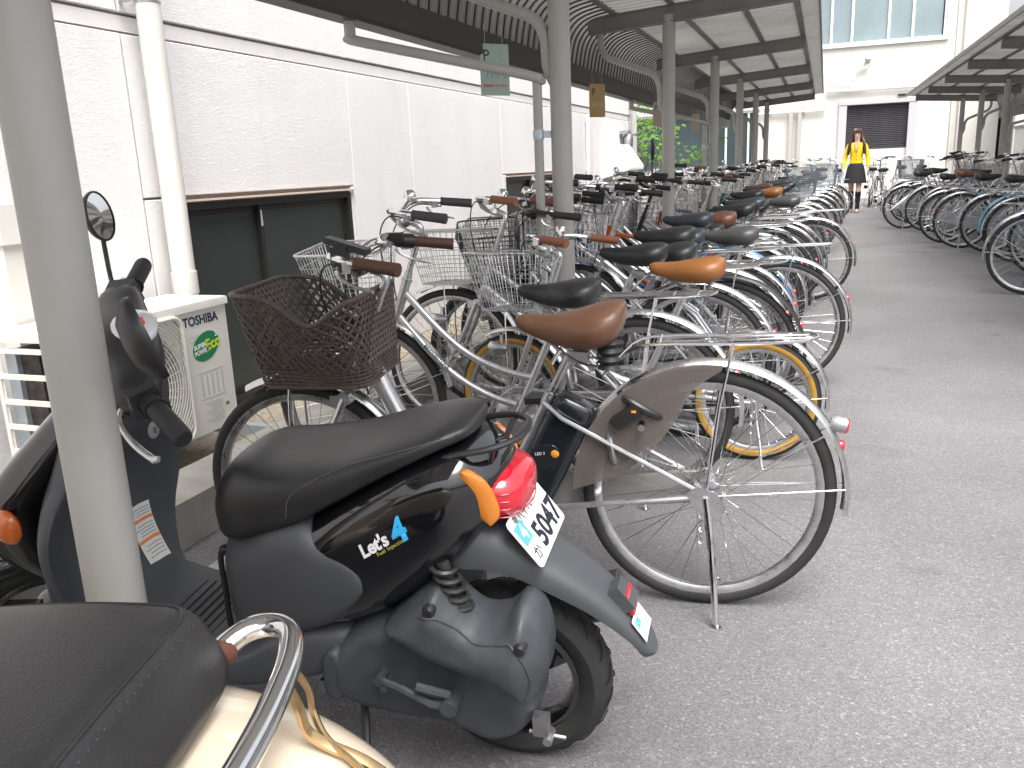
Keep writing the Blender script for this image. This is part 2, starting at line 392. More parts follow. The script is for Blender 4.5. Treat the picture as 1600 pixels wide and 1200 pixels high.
# load-bearing backing behind the panels (shows only in the joints), recessed 30 mm
W1 = (3.22, 4.82, .05, 1.085); W2 = (7.70, 9.26, .40, 1.10)
back = MB()
for y0, y1, z0, z1 in ((-6, 3.22, 0, 4.6), (3.22, 4.82, 1.085, 4.6), (3.22, 4.82, -.15, .05), (4.82, 7.7, 0, 4.6), (7.7, 9.26, 1.1, 4.6), (7.7, 9.26, 0, .4), (9.26, 13.30, 0, 4.6)):
    back.box((-.13, (y0+y1)/2-5, (z0+z1)/2), (.2, y1-y0, z1-z0))
back.box((-3.2, -.0+4.1-5, 2.3), (5.9, 19.2-.8, 4.58))
back.build('wall', m_sealant, lb)
J = [-6, -2.3, -.6, 1.22, 3.05, 4.875, 5.73, 7.60, 9.36, 11.05, 13.30]
gp = .005
def panel(y0, y1, z0, z1):
    b = MB(); c = .004; X = 0
    y0, y1, z0, z1 = y0-5+gp, y1-5-gp, z0+gp, z1-gp
    b.loft([[(-.03, y0, z0), (-.03, y1, z0), (-.03, y1, z1), (-.03, y0, z1)], [(-c, y0, z0), (-c, y1, z0), (-c, y1, z1), (-c, y0, z1)],
            [(0, y0+c, z0+c), (0, y1-c, z0+c), (0, y1-c, z1-c), (0, y0+c, z1-c)]])
    b.build('wall_panel', STUCCO, lb, sharp=20)
for a, b in zip(J, J[1:]):
    lo = .0
    for W in (W1, W2):
        if a-.05 < W[0] and W[1] < b+.05:
            panel(a, b, W[3]+.03, 1.80); panel(a, b, lo, W[2]-.02)
            if W[0]-a > .04: panel(a, W[0]-.01, W[2]-.02, W[3]+.03)
            if b-W[1] > .04: panel(W[1]+.01, b, W[2]-.02, W[3]+.03)
            break
    else: panel(a, b, lo, 1.80)
    panel(a, b, 1.875, 4.6)
lbp('band', -6, 13.30, 1.806, 1.868, -.010, .016, mat('band_paint', (.70, .68, .67), .6, noise=.04))
# corner trim at the far end of the wall, and return wall
brow('corner_trim', -.10, .018, 8.29, 8.36, 0, 4.6, m_white, lb)
brow('parapet', -6.2, .06, -11, 8.4, 4.6, 4.72, m_white, lb)
def window(W, split, tapebit):
    y0, y1, z0, z1 = W; w = MB(); fr = .035
    for a in ((y0, y0+fr, z0, z1), (y1-fr, y1, z0, z1), (y0+fr, y1-fr, z1-fr, z1), (y0+fr, y1-fr, z0, z0+fr)):
        w.box((-.045, (a[0]+a[1])/2-5, (a[2]+a[3])/2), (.09, a[1]-a[0], a[3]-a[2]))
    win = w.build('window', m_bronze, lb)
    mid = (y0+y1)/2+split
    for k, (a, b) in enumerate(((y0+fr, mid+.02), (mid-.02, y1-fr))):
        xo = -.060+.022*k; s = MB()
        for q in ((a, a+.03, z0+fr, z1-fr), (b-.03, b, z0+fr, z1-fr), (a+.03, b-.03, z1-fr-.03, z1-fr), (a+.03, b-.03, z0+fr, z0+fr+.04)):
            s.box((xo, (q[0]+q[1])/2-5, (q[2]+q[3])/2), (.02, q[1]-q[0], q[3]-q[2]))
        s.build('sash', m_bronze, win)
        MB().box((xo-.002, (a+b)/2-5, (z0+z1)/2), (.006, b-a-.05, z1-z0-.12)).build('pane', WIRED, win)
    if tapebit: MB().box((.0-.022, mid-.012-5, z1-.105), (.004, .012, .085)).build('tape_marker', mat('tape', (.45, .5, .42), .6), win)
    hd = MB(); hd.box((.012, (y0+y1)/2-5, z1+.011), (.022, y1-y0+.06, .009)); hd.build('head_flashing', mat('flashing', (.66, .54, .46), .5), win)
    sl_ = MB(); sl_.box((.015, (y0+y1)/2-5, z0-.008), (.06, y1-y0+.04, .014)); sl_.build('sill', m_bronze, win)
window(W1, -.10, True); window(W2, .0, False)
# plinth in front of the wall
pl = MB().box((-2.06, 5.1, .08), (.24, 16.4, .16)); struct(pl.build('concrete_kerb', m_conc))
struct(MB().box((-2.49, 5.1, -.02), (.62, 16.4, .05)).build('gravel_strip', mat('dirt_gravel', (.30, .26, .20), .95, noise=.35, nscale=40, bump=.8, bscale=150)))

# pipes on the wall
def pipe_thing(name, label, y, r, z0, z1, x=WX+.09, m=m_pvc, collars=(), clips=()):
    t = thing(name, label, 'pipe', (x, y, z0)); MB().cyl((0, 0, 0), (0, 0, z1-z0), r, n=20).build('pipe', m, t)
    for z in collars: MB().lathe([(r*.9, z-z0-.05), (r+.006, z-z0-.05), (r+.006, z-z0+.05), (r*.9, z-z0+.05)], 20).build('collar', m, t)
    for z in clips:
        c = MB(); c.lathe([(r, z-z0-.014), (r+.004, z-z0-.014), (r+.004, z-z0+.014), (r, z-z0+.014)], 20); c.box((-.06, -r-.01, z-z0), (.08, .012, .022)); c.box((-.05, -r-.03, z-z0), (.02, .04, .03)); c.build('bracket', m_chrome_sat, t)
    return t
pipe_thing('downpipe', 'cream plastic rain pipe on the wall behind the air conditioner', 3.13, .051, .0, 4.6, collars=(.74,), clips=(1.93, 3.7))
pipe_thing('conduit_pipe', 'thin white conduit with domed cap on the far part of the white wall', 10.60, .022, .2, 1.74, x=WX+.03, m=m_white, collars=(1.74, 1.15))
pipe_thing('downpipe', 'grey rain pipe at the far corner of the white wall', 13.15, .045, .0, 4.6, x=WX+.08, m=mat('pvc_grey', (.45, .44, .43), .45), clips=(1.6,))
# air conditioner hose cover on the far left
t = thing('hose_cover', 'white plastic hose cover on the wall left of the air conditioner', 'cover', (WX, 2.30, .4))
hc = MB()
hc.box((.035, 0, .31), (.07, .085, .58)); hc.build('cover', m_pvc, t)
MB().box((.042, 0, .66), (.086, .105, .14), taper=.9).build('cap', m_pvc, t)
MB().tube(smooth([(.04, 0, .03), (.045, .01, -.08), (.05, .05, -.18), (.08, .14, -.24)], 5), .024, 10).build('hose', mat('hose_wrap', (.55, .54, .5), .7, bump=.5, bscale=80), t)

# sheet-metal vent hood
t = thing('vent_hood', 'white sheet metal vent hood on the far end of the white wall', 'vent hood', (WX, 11.95, 1.0))
MB().prism([(0, 0), (.0, .44), (.16, .44), (.36, .16), (.36, .10)], -.50, .50).build('hood', m_white, t)
tag(MB().box((WX+.06, 12.62, 1.62), (.12, .22, .05)).lathe([(.0, 0), (.075, .0), (.075, .12), (.05, .17), (0, .18)], 14, 'z', (WX+.10, 12.62, 1.42)).build('wall_fan_outlet', m_steel), 'small round steel fan outlet above the vent hood', 'vent')

# ------------------------------------------------------------------ facade builder with openings (used by the far buildings)
def facade(parent, x0, x1, z0, z1, holes, t, m, name='wall', y=0.):
    xs = sorted({x0, x1, *[h[0] for h in holes], *[h[1] for h in holes]}); zs = sorted({z0, z1, *[h[2] for h in holes], *[h[3] for h in holes]})
    b = MB()
    vid = {}
    def V(i, j, k):
        if (i, j, k) not in vid: vid[(i, j, k)] = len(b.v); b.v.append((xs[i], y+(t if k else 0), zs[j]))
        return vid[(i, j, k)]
    def solid(i, j):
        if not (0 <= i < len(xs)-1 and 0 <= j < len(zs)-1): return False
        cx, cz = (xs[i]+xs[i+1])/2, (zs[j]+zs[j+1])/2
        return not any(h[0] < cx < h[1] and h[2] < cz < h[3] for h in holes)
    for i in range(len(xs)-1):
        for j in range(len(zs)-1):
            if not solid(i, j): continue
            for k in (0, 1): b.f.append((V(i, j, k), V(i+1, j, k), V(i+1, j+1, k), V(i, j+1, k)))
            for di, dj, e in ((-1, 0, ((i, j), (i, j+1))), (1, 0, ((i+1, j), (i+1, j+1))), (0, -1, ((i, j), (i+1, j))), (0, 1, ((i, j+1), (i+1, j+1)))):
                if not solid(i+di, j+dj): b.f.append((V(*e[0], 0), V(*e[1], 0), V(*e[1], 1), V(*e[0], 1)))
    return b.build(name, m, parent)
m_glass_far = mat('far_glass', (.045, .065, .07), .06, spec=.8, noise=.25, nscale=.7)
m_glass_sky = mat('far_glass_pale', (.22, .28, .30), .05, spec=.9, noise=.2, nscale=.5)
m_alu = mat('white_aluminium', (.76, .76, .75), .35, .1)
def far_window(parent, x0, x1, z0, z1, mulls, glass, y=.06, fr=.07, mm=m_alu, rail=None):
    w = MB(); w.box(((x0+x1)/2, y, z0+fr/2), (x1-x0, .1, fr)); w.box(((x0+x1)/2, y, z1-fr/2), (x1-x0, .1, fr))
    for x in (x0+fr/2, x1-fr/2): w.box((x, y, (z0+z1)/2), (fr, .1, z1-z0-2*fr))
    win = w.build('window', mm, parent); xs = [x0+fr]+list(mulls)+[x1-fr]
    for x in mulls: MB().box((x, y-.01, (z0+z1)/2), (fr*.9, .08, z1-z0-2*fr)).build('mullion', mm, win)
    for a, b in zip(xs, xs[1:]): MB().box(((a+b)/2, y+.01, (z0+z1)/2), (b-a-fr*.9, .012, z1-z0-2*fr)).build('pane', glass, win)
    MB().box(((x0+x1)/2, y-.09, z0-.03), (x1-x0+.1, .16, .05)).build('sill', mm, win)
    return win

FY = 26.0
fb = thing('end_building', 'pale building closing the alley with big upper windows and a dark shutter', 'building', (0, FY, 0))
SH = (.49, 2.03, 1.30, 2.47); UW = (-3.4, 2.80, 4.02, 6.0); GL = (-5.4, -1.80, .86, 2.50)
facade(fb, -9, 3.02, 0, 9, [SH, UW, GL], .4, STUCCO_FAR)
MB().box((-3, 3.5, 4.5), (11.9, 6, 8.9)).build('interior_block', mat('dim_room', (.12, .12, .12), .8), fb)
far_window(fb, *UW, [-2.2, -1.0, .0, .52, 1.42, 2.0], m_glass_sky, y=.10)
far_window(fb, *GL, [-4.5, -3.3, -2.72, -2.1], m_glass_far, y=.10, fr=.06)
# dark roller shutter made of slats, in its grey frame
s = MB(); s.box((SH[0]-.10, -.03, 1.24), (.20, .12, 2.46)); s.box((SH[1]+.10, -.03, 1.24), (.20, .12, 2.46)); s.box(((SH[0]+SH[1])/2, -.03, 2.53), (SH[1]-SH[0]+.42, .14, .10))
sf = s.build('shutter', mat('shutter_frame', (.48, .47, .48), .5), fb)
m_slat = mat('shutter_slat', (.075, .07, .078), .5, .3, noise=.2, nscale=6)
_sm = MB().loft([[(SH[0]+.01, y, z) for y, z in ((0, 0), (-.022, .012), (-.022, .034), (0, .046))], [(SH[1]-.01, y, z) for y, z in ((0, 0), (-.022, .012), (-.022, .034), (0, .046))]]).mesh('slat')
for k in range(24): link('slat', _sm, sf, Matrix.Translation((0, .07, 1.31+k*.0485)), m_slat)
MB().box(((SH[0]+SH[1])/2, .08, .65), (1.52, .04, 1.26)).build('lower_panel', mat('panel_pale', (.62, .60, .58), .5, noise=.05), sf)
facade_pipe = MB(); facade_pipe.tube([(-1.9, -.10, 2.52), (-.05, -.10, 2.52)], .03, 8); facade_pipe.tube([(-1.9, -.10, 2.38), (-.05, -.10, 2.38)], .03, 8)
facade_pipe.tube([(-.05, -.09, 2.86), (3.0, -.09, 2.86)], .045, 8)
facade_pipe.tube(smooth([(-.05, -.08, 3.12), (.55, -.08, 3.12), (.62, -.08, 3.2), (.68, -.08, 3.36), (.9, -.08, 3.40), (.95, -.08, 3.50)], 4), .03, 8)
facade_pipe.tube([(.95, -.08, 3.36), (.95, -.08, 3.0), (.3, -.08, 3.0)], .018, 8)
for x in (-1.5, -.6): facade_pipe.box((x, -.05, 2.45), (.03, .1, .24))
facade_pipe.build('wall_pipe', m_white, fb)
MB().sphere((.95, -.12, 3.62), .085, 12, 8).box((.95, -.03, 3.62), (.1, .06, .14)).build('wall_lamp', mat('lamp_grey', (.45, .42, .38), .4), fb)
MB().box((1.85, -.05, 2.66), (.22, .06, .05)).build('wall_plate', m_blackpl, fb)
for x in (-.95, -.72): MB().box((x, -.08, 1.25), (.10, .14, 2.3)).build('duct_column', mat('duct_grey', (.42, .40, .37), .6), fb)
for x in (-.42, -.12, .10):
    o = thing('gas_meter', 'white gas meter on the end wall, %s of three' % {-.42: 'leftmost', -.12: 'middle', .10: 'rightmost'}[x], 'gas meter', (x, FY-.12, .95), group='gas meters')
    MB().box((0, 0, .13), (.19, .14, .20), taper=.92).build('body', m_white, o)
    MB().box((0, -.075, .15), (.10, .02, .05)).build('dial', mat('dial', (.2, .2, .2), .4), o)
    q = MB(); q.tube([(-.06, 0, .22), (-.06, 0, .36)], .016, 8); q.tube([(.06, 0, .22), (.06, 0, .36)], .016, 8); q.tube([(-.06, .0, .03), (-.06, 0, -.5), (-.06, .1, -.55)], .016, 8); q.build('pipe', m_white, o)
# neighbouring block at the right of the end wall
nb = thing('side_block', 'white block set back at the right end of the alley with rain pipes', 'building', (3.02, FY+.6, 0))
facade(nb, 0.02, 1.25, 0, 9, [], 5, STUCCO_FAR)
for x in (.10, .30): MB().cyl((x, -.06, 0), (x, -.06, 9), .045, n=12).build('rain_pipe', m_pvc, nb)
lw = thing('low_building', 'low white building with aluminium windows behind the right shelter', 'building', (4.6, 24.5, 0))
facade(lw, -.3, 9, 0, 3.05, [(.35, 1.75, 1.0, 2.35), (2.2, 4.4, 1.0, 2.35), (5, 7.2, 1.0, 2.35)], .3, STUCCO_FAR)
MB().box((4.35, 2.3, 1.5), (9.2, 3.9, 2.9)).build('interior_block', mat('dim_room', (.12, .12, .12), .8), lw)
MB().box((4.35, 1.95, 3.12), (9.6, 4.6, .14)).build('roof', mat('roof_grey', (.3, .3, .3), .7), lw)
for a, b in ((.35, 1.75), (2.2, 4.4), (5, 7.2)): far_window(lw, a, b, 1.0, 2.35, [(a+b)/2], m_glass_sky, y=.08, fr=.05)
# long wall closing the right-hand side behind the shelter
rw = thing('boundary_wall', 'pale rendered boundary wall behind the right bicycle shelter', 'wall', (4.05, 12, 0))
_rb = MB(); _rb.box((.08, 0, .8), (.16, 22, 1.6)); _rb.build('wall', STUCCO_FAR, rw); MB().box((.08, 0, 1.63), (.22, 22.1, .06)).build('coping', m_conc, rw)

# ------------------------------------------------------------------ bicycle shelters
def shelter(label, sgn, px, ys, y0, y1, zoff, drain_posts, eave_dx=1.0):
    """sgn=-1: gutter towards -x.  Profile is given for the left shelter relative to the post line"""
    t = thing('bicycle_shelter', label, 'shelter', (px, (y0+y1)/2, 0)); cy = (y0+y1)/2
    S = lambda x: -sgn*x      # local x measured from post towards the aisle
    for y in ys:
        Y = y-cy
        MB().cyl((0, Y, 0), (0, Y, 2.20+zoff), .0462, n=24).lathe([(.0462, .0), (.075, .0), (.075, .012), (.0462, .012)], 20, 'z', (0, Y, 0)).build('post', m_post, t)
        b = MB(); a, e = Vector((S(-.59), Y+.002, 2.165+zoff)), Vector((S(.86), Y+.002, 2.265+zoff))
        b.bar(a, e, .065, .10); b.bar(a+Vector((0, 0, .053)), e+Vector((0, 0, .053)), .09, .008); b.bar(a-Vector((0, 0, .053)), e-Vector((0, 0, .053)), .09, .008)
        b.build('beam', m_beam, t)
        br = smooth([(S(-.02), Y, 1.52), (S(-.055), Y, 1.60), (S(-.065), Y, 1.72), (S(-.11), Y, 1.80), (S(-.22), Y, 1.85), (S(-.38), Y, 1.915), (S(-.46), Y, 1.955), (S(-.50), Y, 2.03), (S(-.50), Y, 2.12)], 5)
        MB().tube([(p[0], p[1], p[2]+zoff) for p in br], .024, 12).build('brace', m_post, t)
    for x in (-.40, .02, .46, .84):
        z = 2.165+.1*(x+.59)/1.45+.057+.022+zoff
        MB().box((S(x), 0, z), (.045, y1-y0-.1, .044)).build('purlin', m_beam, t)
    # corrugated sheets, one object each, lapped
    prof = smooth([(1.0, 2.352), (.7, 2.33), (.3, 2.302), (-.05, 2.277), (-.25, 2.264), (-.45, 2.252), (-.61, 2.205), (-.70, 2.11), (-.735, 1.98), (-.745, 1.88)], 3)
    prof = [(p[0], p[1]+zoff) for p in prof]; pitch = .115; n_per = 6; y = y0; k = 0
    nrm = []
    for i in range(len(prof)):
        a, b = prof[max(0, i-1)], prof[min(len(prof)-1, i+1)]; d = Vector((b[0]-a[0], 0, b[1]-a[1])).normalized(); nrm.append((-d.z, d.x) if d.x < 0 else (d.z, -d.x))
    W = pitch*14
    cache = {}
    while y < y1-.01:
        w = min(W, y1-y); nc = max(1, round(w/pitch)); key = (nc, k % 2)
        if key not in cache:
            vs = []; fs = []; m_ = nc*n_per+1
            for j in range(m_):
                ph = 2*math.pi*j/n_per; am = .011*(1 if math.cos(ph) > .4 else (-1 if math.cos(ph) < -.4 else 0))+(.0016 if k % 2 else 0)
                for (x, z), q in zip(prof, nrm): vs.append((S(x+q[0]*am), j*pitch/n_per, z+q[1]*am))
            L = len(prof)
            for j in range(m_-1):
                for i in range(L-1): fs.append((j*L+i, j*L+i+1, (j+1)*L+i+1, (j+1)*L+i))
            cache[key] = MB().add(vs, fs).mesh('roof_sheet', 50); cache[key].materials.append(ROOF)
        link('roof_sheet', cache[key], t, Matrix.Translation((0, y-cy, 0))); y += nc*pitch; k += 1
    # rubber closures/ribs on the curved part read as dark lines: the sheet's lower valley battens
    bt = MB(); curve = [p for p in prof if p[0] < -.36]; ncur = [q for p, q in zip(prof, nrm) if p[0] < -.36]
    bm_ = MB().tube([(S(p[0]+q[0]*.014), 0, p[1]+q[1]*.014) for p, q in zip(curve, ncur)], .0060, 5).mesh('rib'); bm_.materials.append(m_gutter)
    yy = y0+pitch/2
    while yy < y1: link('rib', bm_, t, Matrix.Translation((0, yy-cy, 0))); yy += pitch
    gz = 1.80+zoff
    gu = MB(); gu.loft([[(S(x), yy_, z) for x, z in ((-.72, gz+.13), (-.72, gz+.01), (-.735, gz-.005), (-.83, gz-.005), (-.845, gz+.01), (-.845, gz+.11), (-.835, gz+.11), (-.835, gz+.02), (-.735, gz+.02), (-.73, gz+.13))] for yy_ in (y0-cy-.02, y1-cy+.02)])
    gu.build('gutter', m_gutter, t)
    MB().box((S(1.005), 0, 2.345+zoff), (.014, y1-y0+.02, .05)).build('eave_trim', m_beam, t)
    for yy_, nm in ((y0-cy-.012, 'end_trim'), (y1-cy+.012, 'end_trim')):
        e = MB(); e.tube([(S(p[0]), yy_, p[1]) for p in prof], .016, 6); e.build(nm, m_beam, t)
    for y in drain_posts:
        Y = y-cy; d = MB()
        d.tube([(S(-.775), Y-.42, gz+.0), (S(-.775), Y-.42, gz-.075)], .024, 10); d.tube(smooth([(S(-.775), Y-.42, gz-.07), (S(-.72), Y-.40, gz-.09), (S(-.12), Y-.09, gz-.235), (S(-.09), Y-.05, gz-.26)], 4), .021, 10)
        d.tube([(S(-.09), Y-.05, gz-.235), (S(-.09), Y-.05, .02)], .021, 12); dp = d.build('drain_pipe', m_post, t)
        c = MB(); c.lathe([(.021, -.02), (.025, -.02), (.025, .02), (.021, .02)], 12, 'z', (S(-.09), Y-.05, 1.32+zoff)); c.bar((S(-.07), Y-.04, 1.32+zoff), (S(-.03), Y-.01, 1.32+zoff), .006, .03); c.build('clamp', m_galv, dp)
    return t
shelter('long cantilever bicycle shelter with smoked corrugated roof along the white wall on the left', -1, -1.098, [1.0]+[3.75+2.8*i for i in range(6)], -1.9, 18.1, 0, [3.75, 9.35])
shelter('long cantilever bicycle shelter with smoked corrugated roof on the right of the alley', 1, 2.52, [19.75-2.3*i for i in range(7)], 4.6, 20.2, -.03, [15.15])

# ------------------------------------------------------------------ hanging notices
def notice(label, loc, w, h, rz, bgcol, lines, name='hanging_notice'):
    t = thing(name, label, 'notice', loc, rz, group='notices hung from the left gutter')
    MB().box((0, 0, h/2), (w, .003, h)).build('card', mat('card_%.2f_%.2f' % bgcol[:2], bgcol, .35, noise=.08, nscale=9), t)
    for s, size, x, z, col in lines:
        lettering(s, size, mat('ink_%.2f%.2f%.2f' % col, col, .5), (x, -.0022, z), (1, 0, 0), (0, 0, 1), t, extrude=.0003, align='CENTER')
    for s_ in (-1, 1): MB().tube([(s_*w*.3, 0, h), (s_*w*.3, .003, h+.10)], .0012, 4).build('string', m_white, t)
    return t
n1 = notice('pale green laminated notice hanging from the gutter, nearest of the notices', (-1.775, 4.76, 1.585), .19, .275, R(52), (.42, .52, .46),
       [('P', .085, -.055, .185, (.02, .02, .02)), ('バイク', .052, .015, .095, (.02, .25, .45)), ('駐輪禁止 ここまで', .019, .0, .045, (.65, .08, .05))])
MB().box((0, -.0019, .055), (.15, .0006, .004)).build('rule', mat('ink_0.650.080.05', (.65, .08, .05), .5), n1)
n2 = notice('ochre laminated notice hanging from the gutter, second of the notices', (-1.775, 7.12, 1.56), .17, .26, R(56), (.48, .33, .12), [('P', .08, -.04, .17, (.04, .03, .02)), ('自転車', .045, .0, .08, (.62, .5, .35))])
notice('faded pink notice hanging from the gutter, third of the notices', (-1.775, 9.9, 1.57), .17, .26, R(58), (.52, .40, .36), [('P', .08, -.04, .17, (.1, .05, .03))])
notice('small faded ochre notice hanging from the gutter, farthest of the notices', (-1.775, 12.9, 1.57), .17, .26, R(60), (.50, .40, .30), [('P', .08, -.04, .17, (.1, .05, .03))])

# ------------------------------------------------------------------ young maple behind the left wall's far end
tr = thing('maple_tree', 'slender young maple with fresh green leaves beyond the left wall', 'tree', (-2.95, 15.3, 0))
tk = MB(); tips = []
def limb(p, d, L, r, depth):
    pts = [p]; q = Vector(p); v = Vector(d).normalized()
    for i in range(5):
        v = (v+Vector((rng.uniform(-.16, .16), rng.uniform(-.16, .16), rng.uniform(-.04, .1)))).normalized(); q = q+v*L/5; pts.append(tuple(q))
        if depth < 2 and i >= 1 and rng.random() < .75: limb(tuple(q), v+Vector((rng.uniform(-.9, .9), rng.uniform(-.9, .9), rng.uniform(-.3, .3))), L*.5, r*.5, depth+1)
        if depth >= 1: tips.append(tuple(q))
    tk.tube(pts, [max(.003, r*(1-.14*i)) for i in range(6)], 6)
for a in range(4): limb((rng.uniform(-.05, .05), rng.uniform(-.05, .05), 0), (math.cos(a*1.6)*.28, math.sin(a*1.6)*.28, 1), 1.85+rng.uniform(-.3, .2), .022, 0)
tk.build('trunk', mat('maple_bark', (.22, .20, .17), .8, noise=.3, nscale=20), tr)
m_leaf = bpy.data.materials.new('maple_leaf'); m_leaf.use_nodes = True; _n = m_leaf.node_tree.nodes; _b = _n['Principled BSDF']
_b.inputs['Base Color'].default_value = (.17, .36, .05, 1); _b.inputs['Roughness'].default_value = .5
_t = _n.new('ShaderNodeBsdfTranslucent'); _t.inputs[0].default_value = (.32, .60, .09, 1); _x2 = _n.new('ShaderNodeMixShader'); _x2.inputs[0].default_value = .5
m_leaf.node_tree.links.new(_b.outputs[0], _x2.inputs[1]); m_leaf.node_tree.links.new(_t.outputs[0], _x2.inputs[2]); m_leaf.node_tree.links.new(_x2.outputs[0], _n['Material Output'].inputs[0])
lf = MB()
star = [(math.cos(i*math.pi/5)*(1 if i % 2 == 0 else .45), math.sin(i*math.pi/5)*(1 if i % 2 == 0 else .45)) for i in range(10)]
for p in tips:
    if p[2] < 1.15: continue
    for _ in range(4):
        c = Vector(p)+Vector((rng.gauss(0, .10), rng.gauss(0, .10), rng.gauss(-.02, .05))); e = Euler((rng.uniform(-.7, .7), rng.uniform(-.7, .7), rng.uniform(0, 6.3))).to_matrix(); s_ = rng.uniform(.04, .07)
        lf.add([c+e @ Vector((x*s_, y*s_, (x*x+y*y)*-.3*s_)) for x, y in star], [tuple(range(10))])
lf.build('crown', m_leaf, tr)['kind'] = 'stuff'
# ================================================================== bicycles
CACHE = {}
def cached(key, fn, sharp=38):
    if key not in CACHE: CACHE[key] = fn().mesh(key[0] if isinstance(key, tuple) else key, sharp)
    return CACHE[key]
def part(name, key, fn, m, parent, mw=None, sharp=38): return link(name, cached(key, fn, sharp), parent, mw, m)

def tyre_fn(Ro, tr): return lambda: MB().lathe([(Ro-tr+tr*math.cos(a)*1.0, tr*.95*math.sin(a)) for a in [math.pi*2*i/12 for i in range(13)]], 56, 'y')
def wall_fn(Ro, tr):
    def f():
        b = MB()
        for s in (-1, 1): b.lathe([(Ro-tr*1.95, s*tr*.70), (Ro-tr*1.7, s*tr*.93), (Ro-tr*1.2, s*tr*1.01), (Ro-tr*.85, s*tr*.98)], 56, 'y')
        return b
    return f
def rim_fn(Ro, tr):
    r = Ro-2*tr; return lambda: MB().lathe([(r+.008, -.0125), (r-.004, -.0125), (r-.014, -.008), (r-.014, .008), (r-.004, .0125), (r+.008, .0125), (r+.004, 0), (r+.008, -.0125)], 56, 'y')
def spokes_fn(Ro, tr, hubw, n):
    def f():
        b = MB(); r = Ro-2*tr-.012
        for i in range(n):
            s = 1 if i % 2 else -1; a = 2*math.pi*i/n; off = (.62 if (i//2) % 2 else -.62)
            h = (.024*math.cos(a+off*2.2), s*hubw, .024*math.sin(a+off*2.2)); e = (r*math.cos(a), s*.003, r*math.sin(a)); b.tube([h, e], .00135, 3, caps=False)
        a = 2.2; b.tube([(r*math.cos(a), 0, r*math.sin(a)), ((r-.045)*math.cos(a), 0, (r-.045)*math.sin(a))], .0035, 6)
        return b
    return f
def hub_fn(w, big):
    return lambda: MB().lathe([(.0, -w-.02), (.007, -w-.02), (.007, -w-.006), (big, -w-.004), (big, -w+.004), (.017, -w+.01), (.017, w-.01), (big, w-.004), (big, w+.004), (.007, w+.006), (.007, w+.02), (0, w+.02)], 16, 'y')
def wheel(parent, pos, Ro, tr, mw, m_rim, yellow=False, rear=False, lod=0):
    M = mw @ Matrix.Translation(pos) @ Matrix.Rotation(rng.uniform(0, 6), 4, 'Y')
    k = (round(Ro, 3), round(tr, 3)); hw = .032 if not rear else .036
    w = part('wheel', ('wheel',)+k, rim_fn(Ro, tr), m_rim, parent, M)
    part('tyre', ('tyre',)+k, tyre_fn(Ro, tr), m_tyre, w)
    if yellow: part('tyre_wall', ('tyre_wall',)+k, wall_fn(Ro, tr), m_tyre_y, w)
    part('spokes', ('spokes', hw)+k, spokes_fn(Ro, tr, hw, 36), m_spoke, w)
    part('hub', ('hub', hw), hub_fn(hw, .027 if not rear else .034), m_chrome_sat, w)
    return w
def fender_fn(Ro, a0, a1, width, stays, flap):
    def f():
        b = MB(); n = 26; rf = Ro+.022; rings = []
        prof = [(-1, -.55), (-.92, -.12), (-.55, .55), (0, .8), (.55, .55), (.92, -.12), (1, -.55), (.86, -.10), (.5, .42), (0, .66), (-.5, .42), (-.86, -.10)]
        for i in range(n+1):
            a = a0+(a1-a0)*i/n; rings.append([((rf+q*.012)*math.cos(a), p*width/2, (rf+q*.012)*math.sin(a)) for p, q in prof])
        b.loft(rings)
        for a in stays:
            for s in (-1, 1): b.tube([((rf-.006)*math.cos(a), s*width/2, (rf-.006)*math.sin(a)), (.5*rf*math.cos(a), s*.04, .5*rf*math.sin(a)), (0, s*.052, 0)], .0022, 5)
        return b
    return f
def comfort_saddle_fn():
    secs = [(-.135, .02, .030, .062, 0), (-.130, .085, .004, .074, 0), (-.105, .112, -.030, .078, 0), (-.06, .118, -.046, .066, 0), (-.01, .100, -.050, .048, 0), (.04, .066, -.046, .034, 0), (.085, .040, -.036, .027, 0), (.125, .031, -.022, .026, 0), (.148, .022, -.008, .021, 0), (.155, .007, .004, .014, 0)]
    return MB().loft([sring(s[0], s[1], s[2], s[3], 2.4, 22, 3.0) for s in smooth(secs, 3)])
def saddle_fn(L=.27, W=.105, thick=.055):
    def f():
        secs = [(-.138, .014, .008, .040), (-.132, W*.66, -.006, .058), (-.105, W*.97, -.028, .066), (-.055, W*1.06, -.038, .062), (0., W*.86, -.040, .049), (.05, W*.52, -.036, .038), (.10, .037, -.026, .032), (.135, .031, -.016, .030), (.152, .019, -.004, .023), (.157, .007, .004, .016)]
        b = MB(); b.loft([sring(s[0], s[1], s[2], s[3], 2.3, 20, 3.0) for s in smooth(secs, 3)]); return b
    return f
def springs_fn():
    b = MB()
    for s in (-1, 1):
        b.tube([(-.085+.013*math.cos(t*1.3), s*.055+.013*math.sin(t*1.3), -.02-.0045*t*.55) for t in range(0, 26)], .003, 5)
        b.tube(smooth([(-.085, s*.055, -.088), (-.02, s*.035, -.085), (.04, s*.02, -.05), (.12, s*.014, -.012)], 4), .0035, 6)
    b.box((-.02, 0, -.075), (.05, .055, .03)); return b
